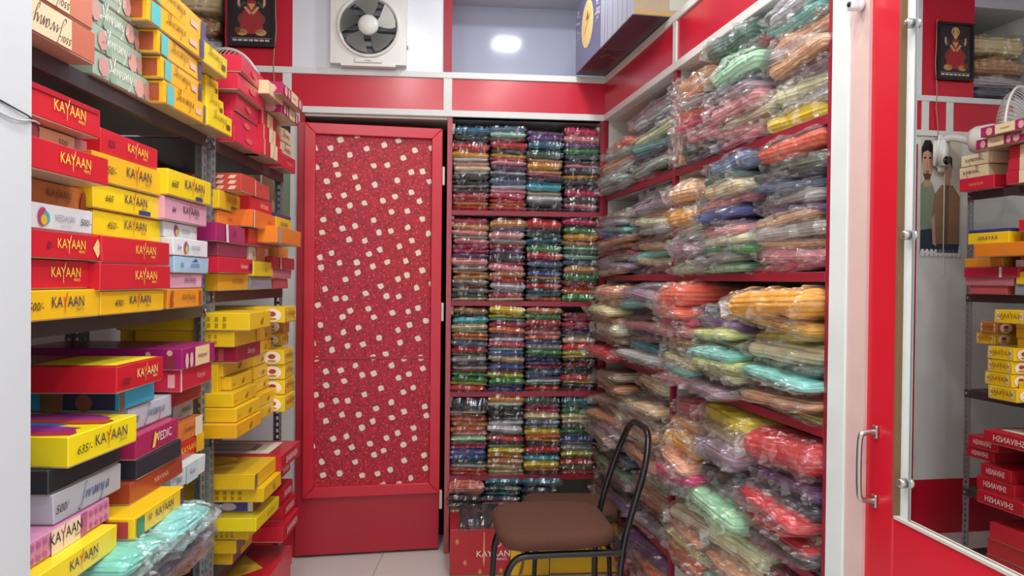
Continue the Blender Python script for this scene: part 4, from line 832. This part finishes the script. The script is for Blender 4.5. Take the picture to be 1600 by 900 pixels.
stack('rack lowest shelves', 'yellow stack past the post', SEC2[3], [
    (PL('#e6b41e', 'golden yellow', ('pan', .05, .3, .1, .9, '#6a6a60')), 362, 402, .044, .02), (PL('#eabc1e', 'yellow', ('pan', .05, .4, .1, .9, '#70705c')), 368, 402, .046, .04), (PL('#efc620', 'patterned yellow', *SQ()), 388, 416, .042, .08), (PL('#f2da1a', 'bright yellow', ('txt', 'KAYAAN', .6, .4, .3, '#b8941c')), 400, 434, .046, .12), (PL('#e9e2cf', 'white printed', ('npan', .45, .62, .1, .9, '#a8c46c'), ('npan', .66, .96, .08, .92, '#4a4aa0'), ('nshape', ell(.80, .4, .07, .28, 12), '#d8d0dc', 1), ('ntxt', 'BRAND', .25, .3, .26, '#7a3a34'), ('npan', .06, .40, .22, .6, '#c8a090'), ('pan', .02, .5, .05, .95, '#8a3c34')), 395, 418, .046, .09, .40),
    (PL('#eec21a', 'patterned yellow', *SQ(), MT_), 412, 440, .048, .14, .40), (PL('#f0c21c', 'printed yellow', *TY, ('pan', .0, .08, .05, .95, '#6a6a5c')), 398, 439, .052, .12, .42)], G1)
SV = lambda top=(): ('#c01a2e', [('txt', 'SHIVANSH', .5, .3, .46, '#f6ece4'), *top], 'red white lettered')
stack('rack lowest shelves', 'red stack at far end', SEC2[3], [(SV(), 442, 468, .056, .13, .40), (SV(), 441, 462, .056, .11, .40), (SV(), 440, 457, .056, .10, .40), (SV(), 438, 454, .052, .06, .38), (SV(), 439, 456, .052, .07, .38), (SV([('tshape', [(.12, .12), (.88, .12), (.88, .92), (.12, .92)], '#e8dcc4'), ('tshape', [(.3, .25), (.7, .25), (.7, .7), (.3, .7)], '#8a6a5c', 1), ('tshape', [(.34, .3), (.66, .3), (.66, .65), (.34, .65)], '#d8c8b0', 2)]), 440, 468, .056, .14, .46)], G1)
DI = ('tshape', [(.05, .5), (.5, .1), (.95, .5), (.5, .9)], '#dcb43a')
stack('rack bottom shelf', 'red stack on the lowest tray', SEC2[4], [(PL('#c81c2c', 'red', DI), 396, 452, .075, .10, .40), (PL('#c81c2c', 'red', DI), 398, 455, .075, .11, .40), (PL('#cc2030', 'red', DI), 399, 457, .075, .12, .42)], G1)

# ---------------------------------------------------------------- black metal chair with brown seat
BROWN = mat('#5c3829', 0.92, 0, 0, 0.14, 0.25, 60)
def cushion(name, L, Wd, H, parent, m, r=0.07):
    bm = bmesh.new(); n = 40; rings = []
    def outline(s, k):
        pts = []
        for i in range(n):
            t = 2 * math.pi * i / n; c, s_ = math.cos(t), math.sin(t); p = 5
            q = (abs(c) ** p + abs(s_) ** p) ** (-1 / p); taper = 1 - 0.08 * (c * q + 1) / 2
            pts.append((c * q * (L / 2 - k), s_ * q * (Wd / 2 * taper - k)))
        return pts
    for z, k in ((0, .030), (.006, .012), (H * .3, .002), (H * .6, 0), (H * .85, .012), (H * .97, .04), (H * 1.03, .09), (H * 1.06, .14)):
        rings.append([bm.verts.new((x, y, z + 0.003 * noise.noise(Vector((x * 9, y * 9, z * 4))))) for x, y in outline(0, k)])
    for a, b in zip(rings, rings[1:]):
        for i in range(n): bm.faces.new((a[i], a[(i + 1) % n], b[(i + 1) % n], b[i]))
    bm.faces.new(rings[0][::-1]); bm.faces.new(rings[-1])
    return from_bm(name, bm, m, parent, True)
def chair():
    yaw = R(7.5); e = empty('chair', (0.165, 2.56, 0), yaw); tag(e, 'black tubular metal chair with brown padded seat, facing the red door', 'chair')
    # local -x faces the door, +x is the back
    s = cushion('seat', 0.40, 0.40, 0.066, e, BROWN); s.location = (-0.02, 0, 0.425)
    r_ = 0.0115; yb = 0.165; xb = 0.185; xf = -0.185
    tube('back_loop', [(xb - 0.005, -yb, 0.02), (xb - 0.01, -yb, 0.22), (xb, -yb, 0.42), (xb + 0.045, -yb, 0.58), (xb + 0.085, -yb + 0.01, 0.70), (xb + 0.11, -yb + 0.06, 0.795), (xb + 0.11, 0, 0.80), (xb + 0.11, yb - 0.06, 0.795), (xb + 0.085, yb - 0.01, 0.70), (xb + 0.045, yb, 0.58), (xb, yb, 0.42), (xb - 0.01, yb, 0.22), (xb - 0.005, yb, 0.02)], r_, BLACK, e)
    for sy in (-1, 1):
        tube('front_leg', [(xb - 0.004, sy * yb, 0.41), (0.05, sy * yb, 0.412), (xf + 0.09, sy * yb, 0.412), (xf + 0.02, sy * yb, 0.408), (xf - 0.012, sy * yb, 0.36), (xf - 0.02, sy * yb, 0.28), (xf - 0.03, sy * yb, 0.02)], r_, BLACK, e)
        for x in (xb - 0.005, xf - 0.03): 
            k = lathe('foot_cap', [(0.014, 0), (0.014, 0.025), (0.012, 0.027)], mat('#222222', 0.7), e, 14); k.location = (x, sy * yb, 0)
    tube('cross_bar', [(xf + 0.06, -yb, 0.408), (xf + 0.06, yb, 0.408)], 0.009, BLACK, e, smooth_path=False)
    tube('cross_bar', [(xb - 0.03, -yb, 0.408), (xb - 0.03, yb, 0.408)], 0.009, BLACK, e, smooth_path=False)
chair()
def stool():
    e = empty('stool', (0.255, 3.17, 0), R(4)); tag(e, 'low brown padded stool pushed behind the black chair', 'stool')
    s = cushion('seat', 0.40, 0.30, 0.075, e, BROWN); s.location = (0, 0, 0.285)
    tube('seat_band', [(-0.17, -0.152, 0.322), (0, -0.158, 0.326), (0.16, -0.152, 0.332)], 0.005, BLACK, e)
    for x in (-0.15, 0.15):
        for y in (-0.10, 0.10): tube('leg', [(x, y, 0.287), (x * 1.08, y * 1.1, 0)], 0.010, BLACK, e, smooth_path=False)
stool()
# cartons under the back shelves
def carton(x0, x1, y, ytop, dp, color, deco, label):
    a, b = FB.sx(x0, 850, y), FB.sx(x1, 850, y); zt = hit((x0 + x1) / 2, ytop, FB.p(0, y, 0), nB).z
    e = make_box(b - a, dp, zt, color, deco, 'cartons under the back shelves', FB.p(a, y, 0.0), FB.yaw, label, '#8a6a40'); return e
SN = [('shape', [(cx + (.045 if i % 2 else .018) * math.cos(math.pi * i / 8), cz + (.085 if i % 2 else .03) * math.sin(math.pi * i / 8)) for i in range(16)], '#d8954a') for cx, cz in ((.25, .3), (.72, .35), (.12, .75), (.5, .1), (.85, .12))]
carton(703, 797, -0.28, 827, 0.24, '#b41a26', [('txt', 'KAYAAN', .72, .42, .13, '#f4ece0'), ('txt', 'PRINTS', .86, .34, .05, '#f4ece0'), *SN, ('shape', [(.56, .95), (.57, .95), (.58, .35), (.565, .2), (.55, .35)], '#d8b070'), ('shape', ell(.80, .72, .06, .1, 14), '#e8c0a8'), ('shape', ell(.80, .72, .045, .075, 14), '#b41a26', 1)], 'red printed carton on the floor beneath the garments by the door')
carton(798, 858, -0.30, 838, 0.28, '#e8b416', [('shape', [(.2, .05), (.3, .4), (.25, .8), (.38, .5), (.3, .1)], '#8a5a1c'), ('shape', [(.6, .1), (.7, .5), (.62, .9), (.75, .6)], '#8a5a1c')], 'narrow yellow carton beside the red carton on the floor')
carton(859, 968, -0.29, 822, 0.28, '#edb916', [('txt', 'KAYAAN', .5, .52, .13, '#7a4a1c')], 'large yellow carton on the floor behind the chair')

# ---------------------------------------------------------------- wall fan, poster, bundles in the loft, loft boxes
def wallfan():
    cx, cy, cz = FB.p(FB.sx(425, 200), -0.0, 1.985)
    e = empty('wall_fan', (cx, cy, cz)); tag(e, 'white wall fan with round wire guard over the rack end', 'fan')
    wm = mat('#e6e4dc', 0.35, 0, 0.2, 0.02)
    d = Vector((-0.16, -0.36, 0.0)).normalized(); hd = Vector((-0.05, -0.10, 0.06)); gc = Vector((-1.195, 2.995, 2.01)) - Vector((cx, cy, cz))
    q = d.to_track_quat('Z', 'Y').to_matrix().to_4x4()
    bm = bmesh.new(); bm_box(bm, -0.05, 0.05, -0.07, -0.004, -0.10, 0.09); bmesh.ops.bevel(bm, geom=list(bm.edges), offset=0.03, segments=3, affect='EDGES')
    o = from_bm('wall_base', bm, wm, e, True)
    o = lathe('cord_hole', [(0.022, 0), (0.022, 0.003), (0.001, 0.004)], BLACK, e, 16, 'Y'); o.location = (0.0, -0.071, -0.045)
    tube('arm', [(0, -0.05, 0.06), (-0.01, -0.09, 0.09), tuple(gc - d * 0.17 + Vector((0, 0, -0.03)))], 0.018, wm, e)
    mo = lathe('motor', [(0.03, -0.10), (0.055, -0.095), (0.068, -0.07), (0.070, 0.0), (0.060, 0.03), (0.03, 0.04)], wm, e); mo.matrix_local = Matrix.Translation(gc - d * 0.12) @ q
    # guard rings
    gd = empty('guard', (0, 0, 0), 0, e); gd.matrix_local = Matrix.Translation(gc) @ q
    Rg = 0.222
    def circ(r_, z, n=36): return [(r_ * math.cos(2 * math.pi * i / n), r_ * math.sin(2 * math.pi * i / n), z) for i in range(n)]
    tube('guard_rim', circ(Rg, 0), 0.006, wm, gd, cyclic=True)
    for r_, z in ((0.06, 0.055), (0.06, -0.075)): tube('guard_ring', circ(r_, z, 20), 0.003, wm, gd, cyclic=True)
    bm = bmesh.new()
    for i in range(64):
        t = 2 * math.pi * i / 64
        for zs in (1, -1):
            prev = None
            for u in range(7):
                r_ = 0.06 + (Rg - 0.06) * u / 6; z = zs * (0.055 if zs > 0 else 0.075) * math.sqrt(max(0, 1 - (u / 6) ** 2.2))
                tt = t + 0.25 * (u / 6) * zs
                p = Vector((r_ * math.cos(tt), r_ * math.sin(tt), z))
                if prev is not None:
                    sd = Vector((-math.sin(tt), math.cos(tt), 0)) * 0.0013; nn = Vector((0, 0, 0.0013))
                    v = [bm.verts.new(a) for a in (prev - sd, prev + sd, p + sd, p - sd, prev + nn * 2)]; bm.faces.new(v[:4])
                    w_ = [bm.verts.new(a) for a in (prev - nn, prev + nn, p + nn, p - nn)]; bm.faces.new(w_)
                prev = p
    ob = from_bm('guard_wires', bm, wm, gd); ob['kind'] = 'stuff'
    h = lathe('hub_cap', [(0.06, 0.045), (0.058, 0.058), (0.03, 0.066), (0.001, 0.068)], mat('#d8c27a', 0.35), gd, 24)
    bm = bmesh.new()
    rows = [[bm.verts.new((r_ * math.cos(t * k), r_ * math.sin(t * k), -0.02 + 0.03 * t)) for t in (-.5, -.2, .2, .5)] for r_, k in ((.03, .9), (.09, 1.2), (.15, 1.25), (.185, .9))]
    for a, b in zip(rows, rows[1:]):
        for j in range(3): bm.faces.new((a[j], a[j + 1], b[j + 1], b[j]))
    b0 = from_bm('blade', bm, mat('#cfd4d4', 0.4), gd, True)
    for k in (1, 2):
        o = b0.copy(); link(o, gd); o.rotation_euler = (0, 0, R(120 * k))
wallfan()
def poster():
    x0, x1 = FB.sx(372, 250), FB.sx(454, 250); W = x1 - x0; zb, zt = 1.47, 2.06; H = zt - zb
    e = empty('poster', FB.p(x0, -0.002, zb), FB.yaw); tag(e, 'shop poster of two men in shirts on the white wall', 'poster')
    box('sheet', 0, W, -0.002, 0, 0, H, mat('#cfc8bb', 0.35), e)
    def P(pts, c, k, nm='print'): flat(nm, [(x * W, z * H) for x, z in pts], ink(c), e, -0.0024 - 0.0003 * k)
    # man in green shirt on the right, man in brown jacket in front on the left
    P([(.60, .0), (1.0, .0), (1.0, .60), (.92, .64), (.74, .62), (.62, .50)], '#7d8c74', 1); P([(.58, .0), (1.0, .0), (1.0, .20), (.60, .22)], '#2c3448', 2)
    P([(.76, .58), (.94, .58), (.92, .70), (.78, .70)], '#bd9078', 2); P(ell(.85, .79, .13, .155, 22), '#c79a80', 2)
    P([(.71, .78), (.70, .92), (.78, .99), (.92, .99), (1.0, .92), (.99, .78), (.96, .88), (.86, .90), (.75, .88)], '#1e1a1c', 3)
    P([(.74, .70), (.79, .645), (.91, .645), (.96, .70), (.90, .69), (.85, .71), (.79, .69)], '#5a4038', 3); P([(.76, .825), (.82, .83), (.82, .845), (.76, .84)], '#2a2020', 3); P([(.88, .83), (.94, .825), (.94, .84), (.88, .845)], '#2a2020', 3)
    P([(.835, .745), (.87, .745), (.855, .82)], '#b0826c', 3); P([(.80, .71), (.90, .71), (.88, .725), (.82, .725)], '#9a5a52', 4)
    P([(.04, .06), (.62, .06), (.72, .34), (.66, .52), (.50, .60), (.22, .60), (.04, .50)], '#8c6a50', 4); P([(.34, .06), (.39, .06), (.41, .60), (.31, .60)], '#6e5240', 5)
    P([(.62, .06), (.70, .08), (.74, .30), (.66, .34)], '#c0967c', 5); P([(.06, .0), (.60, .0), (.60, .08), (.06, .08)], '#2a3050', 5)
    P([(.28, .56), (.44, .56), (.43, .66), (.29, .66)], '#b88a70', 5); P(ell(.36, .73, .11, .12, 20), '#c29478', 6); P([(.24, .74), (.25, .84), (.36, .88), (.47, .84), (.48, .74), (.44, .80), (.30, .80)], '#1c181a', 7)
    for i in range(9): P(ell((i + .5) / 9, 0, .055, .035, 12), '#e8e8e4', 5, 'lace_scallop')
poster()
tas = tube('pull_string', [tuple(FB.p(FB.sx(408, 400), -0.010, z)) for z in (1.90, 1.72, 1.55, 1.42, 1.36)], 0.0022, mat('#e6e4dc'), None); tag(tas, 'white pull string hanging in front of the poster', 'string')
for i, (z, th, c, lab) in enumerate(((2.285, .055, '2', 'dark blue bagged bundle, lowest in the left loft'), (2.34, .075, 'A', 'pale grey bagged bundle in the left loft'), (2.415, .10, 'z', 'tan bagged bundle, second from top in the left loft'), (2.515, .12, 'i', 'beige bagged bundle, topmost in the left loft'))):
    pack('cloth_bundle', FB.p(sP - 0.215 + 0.008 * (i % 2), 0.045, z + th / 2 + 0.018), FB.yaw, 0.32, 0.34, th * 0.88, c, lab, 'bundle', 'bundles in the left loft', 'B')
# gift boxes on the right loft, overhanging the ledge
def loftbox(x0, x1, y0, y1, h, label, side, near, under, deco):
    e = empty('gift_box', FR.p(x0, y0, Z3 + 0.001), FR.yaw); tag(e, label, 'box', 'gift boxes on the loft')
    W, D = x1 - x0, y1 - y0
    box('carton_body', 0, W, 0, D, 0.001, h, card(side), e, 0.002)
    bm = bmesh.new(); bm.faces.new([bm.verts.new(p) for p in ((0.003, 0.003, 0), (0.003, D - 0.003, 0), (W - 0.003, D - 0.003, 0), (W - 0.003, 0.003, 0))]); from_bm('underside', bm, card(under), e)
    if near:
        bm = bmesh.new(); bm.faces.new([bm.verts.new(p) for p in ((W + 0.001, 0.003, 0.012), (W + 0.001, D - 0.003, 0.012), (W + 0.001, D - 0.003, h - 0.003), (W + 0.001, 0.003, h - 0.003))]); from_bm('end_panel', bm, card(near), e)
    for k, pts, c, lv in deco:
        if k == 'f': flat('print_motif', [(x * W, z * h) for x, z in pts], ink(c), e, -0.001 - 0.0004 * lv)
        elif k == 'n':
            bm = bmesh.new(); bm.faces.new([bm.verts.new((W + 0.0015 + 0.0004 * lv, x * D, z * h)) for x, z in pts]); from_bm('print_motif', bm, ink(c), e)
        else:
            bm = bmesh.new(); bm.faces.new([bm.verts.new((x * W, y * D, -0.0004 - 0.0003 * lv)) for x, y in pts]); from_bm('print_motif', bm, ink(c), e)
leaf = lambda cx, cz, n, r0: [('f', [(cx + random.uniform(-.10, .10) + .03 * math.cos(t), cz + .035 * i - .1 + .02 * math.sin(t)) for t in (0, 1.6, 3.1, 4.7)], '#c9bcc4', 0) for i in range(n)]
palm = [('n', [(.62, .10), (.64, .10), (.635, .42), (.625, .42)], '#2a2326', 1)] + [('n', [(.63, .42), (.63 + .13 * math.cos(R(a)), .42 + .22 * math.sin(R(a))), (.63 + .10 * math.cos(R(a + 16)), .42 + .14 * math.sin(R(a + 16)))], '#2a2326', 1) for a in (-30, 5, 40, 75, 110, 145, 180, 210)]
x1a = FR.sx(925, 80, -0.17)
def swirl():
    out = []
    for i in range(14):
        cx, cy, a, r_ = random.uniform(.15, .8), random.uniform(.1, .9), random.uniform(0, 6), random.uniform(.06, .14)
        out.append(('u', [(cx + r_ * math.cos(a + t) * (1 if k == 0 else .8), cy + r_ * .8 * math.sin(a + t) * (1 if k == 0 else .8)) for k, ts in ((0, (0, .5, 1, 1.5)), (1, (1.5, 1, .5, 0))) for t in ts], random.choice(('#8a5a5a', '#6a4a58', '#a06a5c')), 1))
    return out
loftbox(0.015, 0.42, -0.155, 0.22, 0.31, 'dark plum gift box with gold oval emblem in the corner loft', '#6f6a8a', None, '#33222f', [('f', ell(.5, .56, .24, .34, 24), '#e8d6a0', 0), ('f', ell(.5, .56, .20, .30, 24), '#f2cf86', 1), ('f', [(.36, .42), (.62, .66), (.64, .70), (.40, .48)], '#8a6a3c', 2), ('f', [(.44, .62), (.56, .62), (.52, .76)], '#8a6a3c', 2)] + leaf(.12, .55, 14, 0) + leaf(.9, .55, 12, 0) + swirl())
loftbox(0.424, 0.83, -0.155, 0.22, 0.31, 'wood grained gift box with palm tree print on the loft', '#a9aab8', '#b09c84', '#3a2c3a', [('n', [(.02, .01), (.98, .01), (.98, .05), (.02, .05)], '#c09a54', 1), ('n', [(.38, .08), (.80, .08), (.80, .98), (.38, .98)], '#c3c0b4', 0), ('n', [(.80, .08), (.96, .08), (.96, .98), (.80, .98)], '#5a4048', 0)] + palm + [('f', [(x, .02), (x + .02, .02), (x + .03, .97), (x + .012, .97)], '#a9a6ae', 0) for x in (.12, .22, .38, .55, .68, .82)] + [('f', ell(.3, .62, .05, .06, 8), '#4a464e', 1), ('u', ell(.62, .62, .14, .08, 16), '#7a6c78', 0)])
